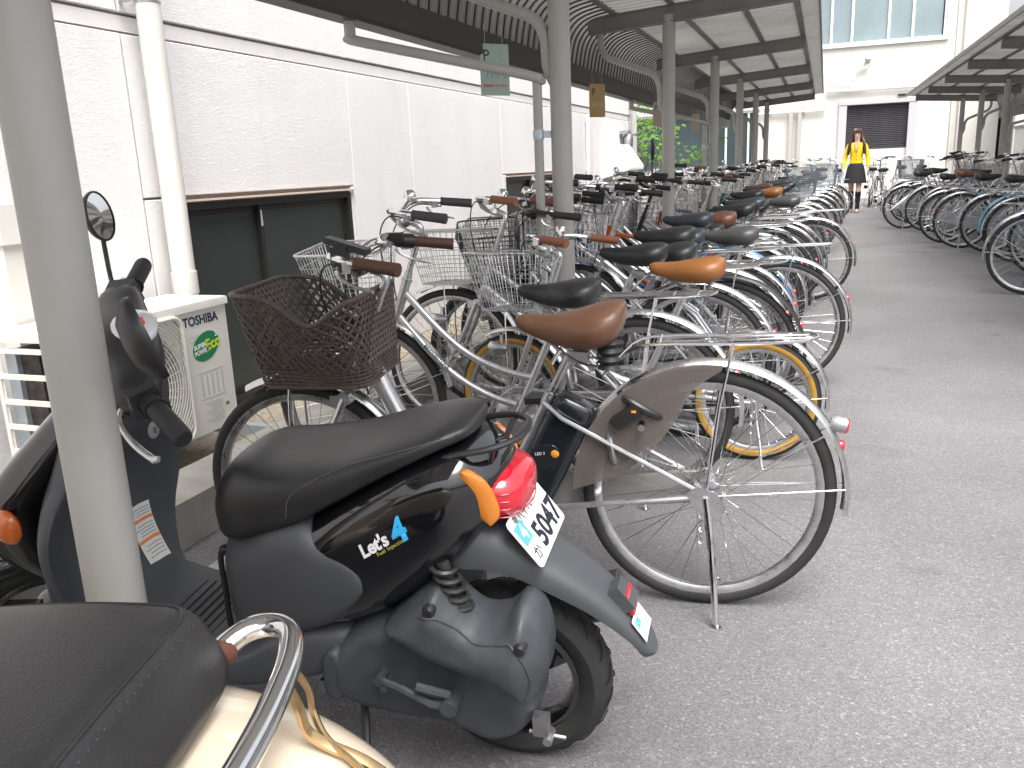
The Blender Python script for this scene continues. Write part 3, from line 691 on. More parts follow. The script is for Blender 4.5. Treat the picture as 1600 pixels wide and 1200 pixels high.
def rack_fn():
    b = MB(); z = .735
    loop = smooth([(.20, .045, z-.02), (.14, .055, z), (-.05, .058, z+.004), (-.20, .055, z+.008), (-.255, .03, z+.012), (-.262, 0, z+.013), (-.255, -.03, z+.012), (-.20, -.055, z+.008), (-.05, -.058, z+.004), (.14, -.055, z), (.20, -.045, z-.02)], 3)
    b.tube(loop, .0042, 6)
    for y in (-.02, .02): b.tube([(.13, y, z+.001), (-.245, y, z+.011)], .003, 5)
    for x in (.12, .0, -.12, -.2): b.tube([(x, -.057, z+.004), (x, .057, z+.004)], .003, 5)
    for s in (-1, 1):
        b.tube([(-.06, s*.058, z), (-.03, s*.062, .58), (0, s*.062, .34)], .0042, 6); b.tube([(.20, s*.045, z-.02), (.27, s*.02, z-.09)], .004, 6)
    return b
def stand_fn(Rr):
    def f():
        b = MB()
        for s in (-1, 1): b.tube(smooth([(.0, s*.068, Rr), (-.005, s*.075, Rr*.75), (-.02, s*.105, Rr*.4), (-.03, s*.135, .012), (-.045, s*.138, .006)], 4), [.006]*17, 7); b.box((.0, s*.066, Rr-.03), (.03, .006, .075)); b.tube([(.012+.004*math.cos(t), s*.078+.004*math.sin(t), Rr-.03-.0027*t) for t in range(0, 34)], .0014, 4)
        b.tube([(-.018, -.10, Rr*.42), (-.018, .10, Rr*.42)], .005, 6); return b
    return f
def basket_fn(kind):
    """front basket, local origin at the middle of the bottom; +x forward"""
    def f():
        b = MB(); H = .235; bw, bd, tw, td = .145, .105, .19, .145
        def ring(t):
            w, d = bw+(tw-bw)*t, bd+(td-bd)*t; r = .035; P = []
            for cx, cy, a in ((1, 1, 0), (-1, 1, 90), (-1, -1, 180), (1, -1, 270)):
                for k in range(4): q = R(a+k*30); P.append((cx*(d-r)+r*math.cos(q)+t*.02, cy*(w-r)+r*math.sin(q), H*t))
            return P
        b.tube(ring(1), .0042, 6, True); b.tube(ring(0), .003, 5, True)
        step = .16 if kind == 'wire' else .09
        t = step
        while t < .98: b.tube(ring(t), .0016 if kind == 'wire' else .0012, 4, True); t += step
        n = 44 if kind == 'wire' else 84
        def per(t, u):
            P = ring(t)+[ring(t)[0]]; L = [0]
            for a, c in zip(P, P[1:]): L.append(L[-1]+(Vector(c)-Vector(a)).length)
            s = u*L[-1]
            for i in range(len(P)-1):
                if s <= L[i+1] or i == len(P)-2:
                    k = (s-L[i])/max(1e-9, L[i+1]-L[i]); return tuple(Vector(P[i]).lerp(Vector(P[i+1]), k))
        for i in range(n): b.tube([per(0, i/n), per(1, i/n)], .0014 if kind == 'wire' else .0011, 4, caps=False)
        for i in range(1, 9): y = -bw+2*bw*i/9; b.tube([(-bd, y, 0), (bd, y, 0)], .0014, 4, caps=False)
        for i in range(1, 5): x = -bd+2*bd*i/5; b.tube([(x, -bw, 0), (x, bw, 0)], .0014, 4, caps=False)
        return b
    return f
def bars_fn(kind):
    """swept city bar or flat bar; origin at the clamp, +x forward"""
    def f():
        b = MB()
        for s in (-1, 1):
            P = [(0, 0, 0), (.02, s*.05, .012), (.025, s*.11, .045), (-.0, s*.19, .058), (-.07, s*.245, .05), (-.185, s*.275, .035)] if kind == 'swept' else [(0, 0, 0), (.0, s*.1, .01), (-.02, s*.2, .02), (-.05, s*.29, .02)]
            b.tube(smooth(P, 5), .0112, 9)
        b.tube([(-.004, -.025, 0), (-.004, .025, 0)], .018, 10); return b
    return f
def bar_pts(kind, s):
    return (Vector((-.085, s*.249, .048)), Vector((-.20, s*.278, .033))) if kind == 'swept' else (Vector((-.028, s*.22, .02)), Vector((-.055, s*.31, .02)))
def lever_fn(kind, s):
    def f():
        b = MB(); a, e = bar_pts(kind, s); d = (e-a).normalized(); p = a-d*.02
        b.box(p+Vector((.004, 0, -.012)), (.022, .02, .026)); q = p+Vector((.025, 0, -.022))
        b.tube(smooth([q-d*.01, q+d*.02+Vector((.018, 0, -.014)), q+d*.06+Vector((.014, 0, -.03)), q+d*.10+Vector((.006, 0, -.036))], 4), [.0065]*5+[.005]*4+[.006]*4, 6, flat=.6); return b
    return f

def frame_pts(st, Rr, Rf, wb):
    if st == 'ebike': return dict(bb=Vector((.57, 0, .27)), ra=Vector((0, 0, Rr)), fa=Vector((wb, 0, Rf)), seat=Vector((.425, 0, .56)), ht=Vector((wb-.232, 0, .76)), hb=Vector((wb-.165, 0, .60)))
    return dict(bb=Vector((.46, 0, .275)), ra=Vector((0, 0, Rr)), fa=Vector((wb, 0, Rf)), seat=Vector((.285, 0, .66)), ht=Vector((wb-.212, 0, .80)), hb=Vector((wb-.150, 0, .63)))
def frame_fn(st, Rr, Rf, wb):
    def f():
        b = MB(); p = frame_pts(st, Rr, Rf, wb); bb, ra, seat, ht, hb = p['bb'], p['ra'], p['seat'], p['ht'], p['hb']
        b.cyl(hb, ht, .0175, n=12)
        for q in (hb, ht): b.cyl(q-(ht-hb).normalized()*.006, q+(ht-hb).normalized()*.006, .021, n=12)
        b.cyl(bb+(bb-seat).normalized()*.0, seat+(seat-bb).normalized()*.03, .0145, n=12)
        b.cyl(bb-Vector((0, .035, 0)), bb+Vector((0, .035, 0)), .021, n=12)
        h1, h2 = hb.lerp(ht, .25), hb.lerp(ht, .75); L = bb.lerp(seat, .10); U = bb.lerp(seat, .42)
        if st == 'loop':
            for h, e, dz in ((h2, U, -.13), (h1, L+Vector((.01, 0, .02)), -.12)):
                m = h.lerp(e, .5)+Vector((-.01, 0, dz*.62)); b.tube(smooth([h, h.lerp(m, .5)+Vector((-.012, 0, -.03)), m, m.lerp(e, .55)+Vector((0, 0, -.012)), e], 5), .0135, 10)
        elif st == 'straight':
            b.cyl(h1, bb+Vector((.0, 0, .01)), .018, n=12); b.cyl(h2, bb.lerp(seat, .30), .0125, n=10)
        elif st == 'ebike':
            m = Vector((.70, 0, .335)); b.tube(smooth([h2+Vector((.004, 0, .0)), h1.lerp(m, .5), m, Vector((.60, 0, .285))], 5), [.026]*6+[.029]*10, 14)
        elif st == 'vee':
            m = Vector((.62, 0, .36)); b.tube(smooth([h1, h1.lerp(m, .6)+Vector((0, 0, -.01)), m, bb+Vector((.03, 0, .02))], 5), .021, 12); b.cyl(m+Vector((-.02, 0, .0)), bb.lerp(seat, .25), .012, n=8)
        else:
            b.cyl(h1, bb, .0155, n=12); b.cyl(h2, seat, .014, n=12)
        eo = .022 if st == 'ebike' else 0
        for s in (-1, 1):
            b.tube([bb+Vector((-.02, s*.028, 0)), bb+Vector((-.10, s*.045, .0)), ra+Vector((.02, s*.056, 0)), ra+Vector((0, s*.056, 0))], .0085, 8)
            b.tube([seat+Vector((0, s*(.018+eo), -.03+eo*2)), seat+Vector((-.05, s*(.036+eo*.8), -.07+eo*2)), ra+Vector((.01, s*.056, .01))], .0065, 8)
            b.box(ra+Vector((0, s*.056, 0)), (.045, .005, .035))
        return b
    return f
def fork_fn(Rf, wb, st=''):
    def f():
        b = MB(); p = frame_pts(st, Rf, Rf, wb); ax = (p['hb']-p['ht']).normalized(); c = p['hb']+ax*.03; fa = p['fa']
        b.cyl(p['hb'], c, .014, n=10); b.box(c, (.03, .085, .03))
        for s in (-1, 1): b.tube(smooth([c+Vector((0, s*.04, 0)), c.lerp(fa, .45)+Vector((-.008, s*.046, 0)), c.lerp(fa, .8)+Vector((-.008, s*.05, 0)), fa+Vector((0, s*.05, 0))], 4), [.0125]*5+[.011]*4+[.008]*4, 9)
        b.box(c+Vector((.035, 0, -.01)), (.03, .05, .03))
        return b
    return f
def stem_fn(wb, top, st=''):
    def f():
        b = MB(); p = frame_pts(st, .33, .33, wb); d = (p['ht']-p['hb']).normalized(); e = p['ht']+d*((top-p['ht'].z)/d.z-.03)
        b.cyl(p['ht'], p['ht']+d*.03, .016, .014, n=12); b.cyl(p['ht'], e, .0115, n=12); b.tube(smooth([e-d*.03, e, e+d*.02+Vector((.02, 0, 0)), e+d*.03+Vector((.052, 0, 0))], 3), .0125, 10); return b
    return f
def crank_fn():
    b = MB()
    b.lathe([(.0, -.046), (.085, -.046), (.088, -.044), (.085, -.042), (0, -.042)], 28, 'y')
    for s in (-1, 1): b.bar((0, s*.055, 0), (s*.12, s*.07, -s*.11), .012, .022, up=(0, 1, 0))
    b.cyl((0, -.06, 0), (0, .06, 0), .010, n=8); return b
def pedal_fn(s): return lambda: MB().box((s*.12, s*.115, -s*.11), (.075, .085, .022))
def chainguard_fn(full):
    def f():
        b = MB(); R0 = .335
        if full:
            o = [(-.10, .30), (-.09, .37), (.0, .40), (.30, .375), (.46, .40), (.56, .34), (.58, .27), (.54, .19), (.46, .165), (.2, .225), (.0, .26)]
            b.prism(smooth([(x, z) for x, z in o]+[o[0]], 2)[:-1], -.062, -.030, .006)
        else: b.prism([(-.02, .385), (.30, .372), (.47, .392), (.56, .33), (.58, .27), (.565, .27), (.545, .325), (.47, .372), (.30, .352), (-.02, .365)], -.060, -.038, .003)
        b.tube([(-.02, -.045, .352), (.46, -.045, .355)], .004, 5); b.tube([(-.02, -.045, .30), (.46, -.045, .195)], .004, 5)
        return b
    return f
def lamp_fn(): return MB().lathe([(.0, -.045), (.012, -.045), (.022, -.02), (.027, .01), (.028, .03), (.026, .034)], 14, 'x').box((-.02, 0, .03), (.012, .012, .05))
def lens_fn(): return MB().lathe([(.0265, .032), (.018, .040), (0, .043)], 14, 'x')
def reflector_fn(Rr):
    a = R(152); r = Rr+.045; return lambda: MB().lathe([(.0, -.008), (.015, -.008), (.016, .002), (.013, .007), (.0, .009)], 14, 'x', (0, 0, 0))
def bell_fn(): return MB().lathe([(.0, .028), (.012, .027), (.020, .020), (.024, .008), (.024, .0), (.0, .0)], 14).box((0, 0, -.008), (.018, .016, .018))
def cables_fn(wb, top, kind, st=''):
    def f():
        b = MB(); p = frame_pts(st, .33, .33, wb); cl = Vector((p['ht'].x+.03-(top-.80)*.36, 0, top))
        for s in (-1, 1):
            a, e = bar_pts(kind, s); s0 = cl+a+Vector((.03, 0, -.02)); en = p['hb']+Vector((.06, s*.01, -.02)) if s > 0 else p['hb']+Vector((-.05, .012, -.02))
            b.tube(smooth([s0, s0+Vector((.10, -s*.05, .01)), cl+Vector((.11, s*.09, -.06)), p['ht']+Vector((.06, s*.045, -.05)), en], 5), .0026, 5)
        return b
    return f
def lock_fn(Rr):
    def f():
        b = MB(); c = Vector((.245, 0, Rr+.12)); P = [(c.x+.05*math.cos(R(a))*.2, .055*math.sin(R(a)), c.z+.05*math.cos(R(a))) for a in range(-140, 141, 20)]
        b.tube(P, .009, 8); b.box((c.x, .0, c.z+.055), (.022, .07, .03)); return b
    return f

def colmat(c, name):
    if isinstance(c, str): return {'silver': m_silver, 'black': m_blackgl, 'chrome': m_chrome, 'alloy': m_chrome_sat, 'blackpl': m_blackpl}[c]
    return mat('paint_%s' % name, c, .28, .25, coat=.8, noise=.05, nscale=10)

def bicycle(label, x, y, heading, style='loop', color='silver', cname='silver', fender='alloy', saddle=(.02, .021, .023), grip=(.02, .02, .02), Rr=.33, Rf=.33, wb=1.09, tr=.0185,
            seat_h=.80, bar_h=1.0, bars='swept', basket='wire', basket_m=None, rack=True, steer=0., lean=0., guard='half', yellow=False, group=None, lamp=True, flap=False, bell=True, rear_basket=False, fend=True, cat='bicycle'):
    t = thing('bicycle', label, cat, (x, y, 0), 0, group, rot=(R(lean), 0, R(heading)))
    I = Matrix.Identity(4); p = frame_pts(style, Rr, Rf, wb); M = colmat(color, cname); mf = colmat(fender, 'fender_%s' % (fender if isinstance(fender, str) else cname))
    ax = (p['ht']-p['hb']).normalized(); S = Matrix.Translation(p['hb']) @ Matrix.Rotation(R(steer), 4, ax) @ Matrix.Translation(-p['hb'])
    fr = part('frame', ('frame', style, Rr, Rf, wb), frame_fn(style, Rr, Rf, wb), M, t)
    wheel(t, (0, 0, Rr), Rr, tr, I, m_chrome_sat, yellow, True); wheel(t, (wb, 0, Rf), Rf, tr, S, m_chrome_sat, yellow)
    part('fork', ('fork', style == 'ebike', Rf, wb), fork_fn(Rf, wb, style), M, t, S)
    part('stem', ('stem', style == 'ebike', wb, bar_h), stem_fn(wb, bar_h, style), m_chrome_sat if color != 'black' else m_blackpl, t, S)
    if fend:
        part('rear_mudguard', ('rmg', Rr), fender_fn(Rr, R(188), R(28), .052, (R(176), R(150)), True), mf, t, Matrix.Translation((0, 0, Rr)))
        part('front_mudguard', ('fmg', Rf), fender_fn(Rf, R(170), R(62), .050, (R(160),), True), mf, t, S @ Matrix.Translation((wb, 0, Rf)))
        a = R(158); r = Rr+.029
        if rng.random() < .6: part('reflector', 'reflector', reflector_fn(Rr), m_red_lens, t, Matrix.Translation((r*math.cos(a), 0, Rr+r*math.sin(a))) @ Matrix.Rotation(R(180-8), 4, 'Y'))
    # seat
    d = (p['seat']-p['bb']).normalized(); sp = p['bb']+d*((seat_h-.06-p['bb'].z)/d.z)
    part('seat_post', ('seat_post', seat_h), lambda: MB().cyl(p['seat'], sp, .0125, n=10).cyl(p['seat']-d*.0, p['seat']+d*.035, .018, n=10), m_chrome_sat, t)
    sd = part('saddle', ('saddle', style == 'ebike'), comfort_saddle_fn if style == 'ebike' else saddle_fn(), mat('saddle_%.2f_%.2f_%.2f' % tuple(saddle), saddle, .36, bump=.12, bscale=160, noise=.1, nscale=14, rvar=.05), t, Matrix.Translation(sp+Vector((0, 0, .055))) @ Matrix.Rotation(R(-4), 4, 'Y'))
    part('springs', 'springs', springs_fn, m_steel, sd)
    # bars
    dz = bar_h-.80; cl = Vector((p['ht'].x+.052-.36*dz+.01, 0, bar_h))
    hb = part('handlebar', ('bars', bars), bars_fn(bars), m_chrome if color != 'black' else m_blackpl, t, S @ Matrix.Translation(cl))
    gm_ = mat('grip_%.2f_%.2f' % tuple(grip[:2]), grip, .55, bump=.3, bscale=220)
    for s in (-1, 1):
        a, e = bar_pts(bars, s); part('grip', ('grip', bars, s), lambda a=a, e=e: MB().tube([a, a.lerp(e, .1), a.lerp(e, .8), e], [.0165, .0155, .0165, .0175], 10), gm_, hb)
        part('brake_lever', ('lever', bars, s), lever_fn(bars, s), m_chrome_sat, hb)
    if bell: part('bell', 'bell', bell_fn, m_chrome, hb, Matrix.Translation((.012, -.15, .075)))
    part('brake_cables', ('cables', style == 'ebike', wb, bar_h, bars), cables_fn(wb, bar_h, bars, style), m_rubber, t, S)
    ck = part('crank', 'crank', crank_fn, m_chrome_sat, t, Matrix.Translation(p['bb']) @ Matrix.Rotation(rng.uniform(0, 6), 4, 'Y'))
    for s in (1, -1): part('pedal', ('pedal', s), pedal_fn(s), m_blackpl, ck)
    if guard: part('chain_guard', ('guard', guard), chainguard_fn(guard == 'full'), mf if guard == 'half' else mat('guard_grey', (.34, .36, .38), .4, .3), t)
    if rack: part('rear_rack', 'rack', rack_fn, m_chrome, t, Matrix.Translation((0, 0, Rr-.33)))
    part('kickstand', ('stand', Rr), stand_fn(Rr), m_chrome_sat, t)
    part('ring_lock', ('lock', Rr), lock_fn(Rr), m_steel, t)
    if basket:
        bm_ = basket_m or m_chrome_sat; pos = Vector((wb-.02, 0, Rf+.36))
        part('basket', ('basket', basket), basket_fn(basket), bm_, t, S @ Matrix.Translation(pos))
        part('basket_stay', ('bstay', Rf, wb), lambda: MB().tube([(wb, .052, Rf), (wb+.01, .055, Rf+.34), (wb+.01, .04, Rf+.36)], .0035, 5).tube([(wb, -.052, Rf), (wb+.01, -.055, Rf+.34), (wb+.01, -.04, Rf+.36)], .0035, 5).tube([(wb-.12, 0, Rf+.38), (wb-.165, 0, Rf+.40)], .006, 6), m_chrome_sat, t, S)
    if lamp:
        lp = part('headlamp', 'lamp', lamp_fn, m_chrome_sat, t, S @ Matrix.Translation((wb+.03, .085, Rf+.20))); part('lens', 'lens', lens_fn, m_clear, lp)
    if rear_basket: part('rear_basket', ('basket', 'rear'), basket_fn('mesh'), mat('basket_slate', (.20, .24, .27), .5), t, Matrix.Translation((-.06, 0, .755)) @ Matrix.Scale(1.25, 4))
    return t
# ------------------------------------------------------------------ bicycles parked in rows
TAN, BROWN, BLK, SLATE = (.27, .105, .030), (.13, .052, .032), (.020, .021, .023), (.030, .038, .048)
GREY = (.06, .06, .06)
GL_, GR_, GE_ = 'bicycles in the left shelter', 'bicycles in the right shelter', 'bicycles at the end of the alley'
SADN = {TAN: 'tan', BROWN: 'dark brown', BLK: 'black', SLATE: 'slate', GREY: 'grey'}
COLS = {'silver': 'silver', 'black': 'black', 'blue': (.035, .09, .22), 'pale blue': (.22, .38, .58), 'orange': (.55, .13, .03), 'dark red': (.30, .02, .025), 'dark green': (.02, .10, .05), 'white': (.72, .72, .70), 'bronze': (.20, .13, .07), 'turquoise': (.05, .36, .50), 'lilac': (.45, .46, .60)}
ORD = ['first', 'second', 'third', 'fourth', 'fifth', 'sixth', 'seventh', 'eighth', 'ninth', 'tenth', 'eleventh', 'twelfth', 'thirteenth', 'fourteenth', 'fifteenth', 'sixteenth', 'seventeenth', 'eighteenth', 'nineteenth', 'twentieth',
       'twenty-first', 'twenty-second', 'twenty-third', 'twenty-fourth', 'twenty-fifth', 'twenty-sixth', 'twenty-seventh', 'twenty-eighth', 'twenty-ninth', 'thirtieth', 'thirty-first', 'thirty-second', 'thirty-third', 'thirty-fourth', 'thirty-fifth', 'thirty-sixth', 'thirty-seventh', 'thirty-eighth', 'thirty-ninth', 'fortieth', 'forty-first', 'forty-second', 'forty-third', 'forty-fourth']
b2 = bicycle('silver loop frame bicycle with black saddle and wire basket, right behind the electric bicycle', -.585, 2.90, 186, 'loop', wb=1.06, seat_h=.745, bar_h=1.01, grip=(.05, .05, .055), steer=8, group=GL_)
bicycle('small wheeled bicycle with mustard tyre walls and tan saddle', -.22, 3.40, 184, 'vee', 'silver', Rr=.25, Rf=.25, wb=1.0, tr=.021, saddle=TAN, grip=(.25, .09, .05), seat_h=.765, bar_h=.85, yellow=True, steer=-12, group=GL_, rack=False)
_p = frame_pts('loop', .33, .33, 1.06); _h = _p['hb'].lerp(_p['ht'], .25); _e = _p['bb'].lerp(_p['seat'], .10)+Vector((.01, 0, .02)); _m_ = _h.lerp(_e, .5)+Vector((-.01, 0, -.0744))
_a, _b = Vector(crom([tuple(_h), tuple(_h.lerp(_m_, .5)+Vector((-.012, 0, -.03))), tuple(_m_)], .75)), _m_
lettering('BRIDGESTONE', .019, m_rubber, tuple(_a+Vector((-.004, .0142, -.006))), _b-_a, Vector((0, 1, 0)).cross(_b-_a), b2, bold=.0004)
wire_d = mat('basket_dark', (.05, .05, .055), .5); wire_w = mat('basket_pale', (.60, .60, .58), .4, .3)
# x, y, heading, style, colour, saddle, options
LEFT = [
    (-.50, 3.64, 186, 'straight', 'silver', BLK, dict(seat_h=.80, bar_h=1.0, grip=(.26, .10, .06), basket_m=wire_w, steer=-6)),
    (-.47, 4.16, 183, 'loop', 'silver', BLK, dict(seat_h=.83, bar_h=1.03, rack=False, steer=14)),
    (-.19, 4.62, 186, 'straight', 'silver', GREY, dict(seat_h=.79, bar_h=1.0, steer=-10)),
    (-.50, 5.08, 182, 'loop', 'blue', SLATE, dict(seat_h=.84, bar_h=1.04, fender=(.05, .20, .48), basket='mesh', basket_m=wire_d)),
    (-.40, 5.50, 187, 'diamond', 'orange', BROWN, dict(seat_h=.82, bar_h=.98, bars='flat', fender='blackpl', basket=None, rack=False)),
    (-.47, 5.92, 184, 'straight', 'silver', BLK, dict(seat_h=.80, fender=(.12, .40, .62), bar_h=1.05)),
    (-.36, 6.38, 188, 'loop', 'black', BLK, dict(seat_h=.83, bar_h=1.02, basket='mesh', basket_m=wire_d, fender='blackpl')),
    (-.33, 6.95, 186, 'straight', 'dark red', SLATE, dict(seat_h=.84, bar_h=1.02, yellow=False)),
    (-.08, 7.60, 185, 'loop', 'silver', GREY, dict(seat_h=.82, bar_h=1.0)),
    (-.42, 8.08, 183, 'diamond', 'black', BLK, dict(seat_h=.86, bar_h=1.0, bars='flat', basket=None, rack=False, fend=False)),
    (-.28, 8.55, 186, 'straight', 'bronze', TAN, dict(seat_h=.86, bar_h=1.03, grip=(.26, .10, .06))),
    (-.34, 8.82, 189, 'loop', 'silver', BLK, dict(seat_h=.82, basket=None)), (-.40, 9.15, 182, 'loop', 'silver', BLK, dict(seat_h=.86)), (-.25, 9.6, 187, 'vee', 'white', BLK, dict(seat_h=.85, basket='mesh', basket_m=wire_d)),
    (-.45, 9.95, 185, 'straight', 'silver', BROWN, dict(seat_h=.86, grip=(.26, .10, .06))), (-.22, 10.4, 183, 'loop', 'dark green', BLK, dict(seat_h=.86)),
    (-.38, 10.65, 181, 'diamond', 'black', BLK, dict(basket=None)), (-.30, 11.0, 186, 'straight', 'silver', GREY, dict(seat_h=.88, rear_basket=True)), (-.15, 11.4, 184, 'loop', 'silver', BLK, {}), (-.35, 11.9, 187, 'straight', 'black', BLK, dict(bars='flat')),
    (-.1, 12.4, 183, 'loop', 'pale blue', BLK, {}), (-.25, 12.9, 186, 'straight', 'silver', TAN, {}), (-.05, 13.4, 185, 'loop', 'silver', BLK, dict(rear_basket=True)), (-.3, 13.9, 184, 'vee', 'dark red', BLK, {}),
    (-.12, 14.4, 186, 'straight', 'silver', BLK, {}), (.0, 14.75, 183, 'loop', 'silver', GREY, {}), (-.2, 15.4, 187, 'straight', 'black', BLK, {}), (.02, 15.9, 185, 'loop', 'silver', BLK, {}),
    (-.1, 16.4, 184, 'straight', 'blue', BLK, {}), (.16, 17.0, 186, 'loop', 'silver', BLK, {}), (.0, 17.5, 184, 'straight', 'silver', BLK, {})]
LEFT += [(-.40, 3.90, 181, 'straight', 'black', BLK, dict(seat_h=.78, bar_h=.97, basket='mesh', basket_m=wire_d, fender='blackpl')), (-.44, 4.40, 188, 'loop', 'silver', SLATE, dict(seat_h=.80, bar_h=.97)), (-.46, 4.86, 185, 'straight', 'silver', BLK, dict(seat_h=.77, bar_h=1.0, basket_m=wire_w)),
         (-.42, 5.30, 183, 'loop', 'silver', BLK, dict(seat_h=.76, bar_h=.97, rack=False)), (-.45, 6.16, 189, 'loop', 'silver', BLK, dict(seat_h=.78)), (-.42, 6.72, 182, 'straight', 'silver', BLK, dict(seat_h=.79)), (-.30, 7.28, 188, 'loop', 'silver', BLK, dict(seat_h=.80)), (-.38, 7.86, 184, 'straight', 'pale blue', BLK, dict(seat_h=.80))]
LEFT.sort(key=lambda r: r[1])
for i, (x, y, h, st, cn, sd, kw) in enumerate(LEFT):
    kw = dict(dict(steer=rng.uniform(-28, 28), seat_h=rng.uniform(.79, .87), bar_h=rng.choice((1.0, 1.03, 1.06)), guard=rng.choice(('half', 'half', 'full'))), **kw)
    o = bicycle('%s bicycle with %s saddle, %s of the left row from the electric bicycle' % (cn, SADN[sd], ORD[i+3]), x, y, h, st, COLS[cn], cn, saddle=sd, group=GL_, lean=rng.uniform(-2.5, 2.5), **kw)
    if y == 6.38:   # tall mirror on a long stem
        m = MB().tube(smooth([(.78, .25, 1.04), (.80, .27, 1.12), (.80, .27, 1.20)], 3), .005, 6).sphere((.80, .27, 1.27), .05, 14, 10, (.35, .75, 1.5)); m.build('mirror', m_blackpl, o)
RIGHT = [(1.62, 8.0, -4, 'loop', 'silver', BLK), (2.05, 8.65, 2, 'straight', 'turquoise', BLK), (1.98, 9.2, -3, 'straight', 'lilac', BROWN), (2.1, 9.75, 3, 'loop', 'blue', BLK), (1.95, 10.3, -5, 'straight', 'silver', BLK), (2.0, 10.85, 1, 'loop', 'turquoise', BLK),
         (1.85, 11.35, -2, 'straight', 'silver', BLK), (1.62, 11.9, -4, 'straight', 'silver', BLK), (1.52, 12.6, 2, 'loop', 'silver', BROWN), (1.74, 13.25, -6, 'straight', 'pale blue', BLK), (1.66, 13.9, 0, 'loop', 'silver', BROWN), (1.5, 14.45, -3, 'loop', 'silver', BLK),
         (1.22, 15.1, 3, 'straight', 'pale blue', BLK), (1.5, 15.75, -2, 'loop', 'silver', BLK), (1.4, 16.35, 4, 'straight', 'silver', BLK), (1.55, 16.95, -4, 'straight', 'dark red', BLK), (1.45, 17.6, 0, 'loop', 'silver', BLK), (1.5, 18.2, 3, 'straight', 'black', BLK), (1.55, 18.85, -2, 'loop', 'silver', BLK), (1.6, 19.5, 2, 'straight', 'silver', BLK)]
for i, (x, y, h, st, cn, sd) in enumerate(RIGHT):
    f = COLS[cn] if cn in ('turquoise', 'blue') and not isinstance(COLS[cn], str) else 'alloy'
    o = bicycle('%s bicycle with %s saddle, %s of the right row from the near end' % (cn, SADN[sd], ORD[i]), x, y, h, st, COLS[cn], cn, fender=f, saddle=sd, group=GR_, lean=rng.uniform(-2.5, 2.5), steer=rng.uniform(-28, 28), seat_h=rng.uniform(.80, .88), bar_h=rng.choice((1.0, 1.03, 1.06)), guard='full' if i in (7, 8, 12) else 'half', basket=rng.choice(('wire', 'wire', 'mesh')), yellow=False, rear_basket=(i == 14))
ENDB = [(.98, 21.4, 86, 'straight', 'silver', BLK), (1.27, 21.15, 92, 'loop', 'black', BLK), (1.62, 21.5, 94, 'straight', 'bronze', BLK), (.30, 22.6, 84, 'loop', 'blue', BLK), (-.05, 22.9, 95, 'straight', 'silver', BLK), (-.45, 22.7, 88, 'loop', 'silver', BROWN), (-.85, 23.0, 92, 'straight', 'orange', BLK), (-1.25, 22.8, 86, 'loop', 'silver', BLK), (-1.65, 23.1, 90, 'straight', 'dark red', BLK), (2.05, 21.7, 88, 'loop', 'silver', BLK)]
for i, (x, y, h, st, cn, sd) in enumerate(sorted(ENDB)):
    bicycle('%s bicycle facing the end wall, %s from the left there' % (cn, ORD[i]), x, y, h, st, COLS[cn], cn, saddle=sd, group=GE_, lean=rng.uniform(-4, 4), steer=rng.uniform(-20, 20), seat_h=rng.uniform(.80, .86), bar_h=1.02, basket=rng.choice(('wire', 'mesh')))
# folded umbrella hooked on a bicycle in the right row
u = thing('umbrella', 'folded white umbrella slanting off a pale blue bicycle in the right row', 'umbrella', (1.0, 14.93, .30), rot=(0, R(52), 0))
MB().tube([(0, 0, 0), (0, 0, .06), (0, 0, .25), (0, 0, .50), (0, 0, .62)], [.006, .016, .034, .030, .012], 10).build('canopy', mat('umbrella_white', (.74, .75, .78), .5, noise=.08, nscale=20), u)
MB().tube([(0, 0, .60), (0, 0, .80), (0, .0, .84), (0, .02, .87), (0, .05, .875), (0, .07, .85)], .008, 8).build('handle', m_white, u)
# ------------------------------------------------------------------ the electric bicycle in front
EB = dict(Rr=.33, Rf=.305, wb=1.15)
eb = bicycle('silver electric bicycle with brown saddle, dark woven basket and smoked skirt guard', -.26, 2.17, 187, 'ebike', 'silver', saddle=(.135, .064, .037), grip=(.085, .035, .025),
             seat_h=.775, bar_h=.93, basket=None, guard=None, steer=3, lamp=False, cat='bicycle', tr=.019, bell=False, **EB)
eb.name = 'electric_bicycle'
p = frame_pts('ebike', .33, .305, 1.15)
# battery behind the seat tube, its maker's plate and power button
d = (p['seat']-p['bb']).normalized(); n_ = Vector((-d.z, 0, d.x))
rm = Matrix((Vector((d.z, 0, -d.x)), Vector((0, 1, 0)), d)).transposed()
bt = MB()
def bat_ring(h, dx, w, x0=0.):
    c = p['bb']+d*h-Vector((.080+x0, 0, 0)); pts = []
    for j in range(20):
        a = 2*math.pi*j/20; cx, sy = math.cos(a), math.sin(a)
        q = Vector((dx*math.copysign(abs(cx)**.5, cx), w*math.copysign(abs(sy)**.5, sy), 0)); pts.append(tuple(c+rm @ q))
    return pts
bt.loft([bat_ring(*s) for s in smooth([(-.045, .036, .022), (-.04, .056, .037), (.02, .062, .042), (.15, .062, .042), (.27, .060, .042), (.325, .056, .040), (.34, .046, .030)], 3)])
battery = bt.build('battery', mat('battery_black', (.012, .016, .020), .22, coat=.5), eb)
c = p['bb']+d*.16-Vector((.066, 0, 0))
MB().lathe([(0, .0), (.011, .0), (.012, .002), (.009, .004), (0, .0045)], 14, 'y', tuple(c+d*.02+Vector((-.025, .040, 0)))).build('power_button', mat('button_orange', (.85, .32, .03), .35), battery)
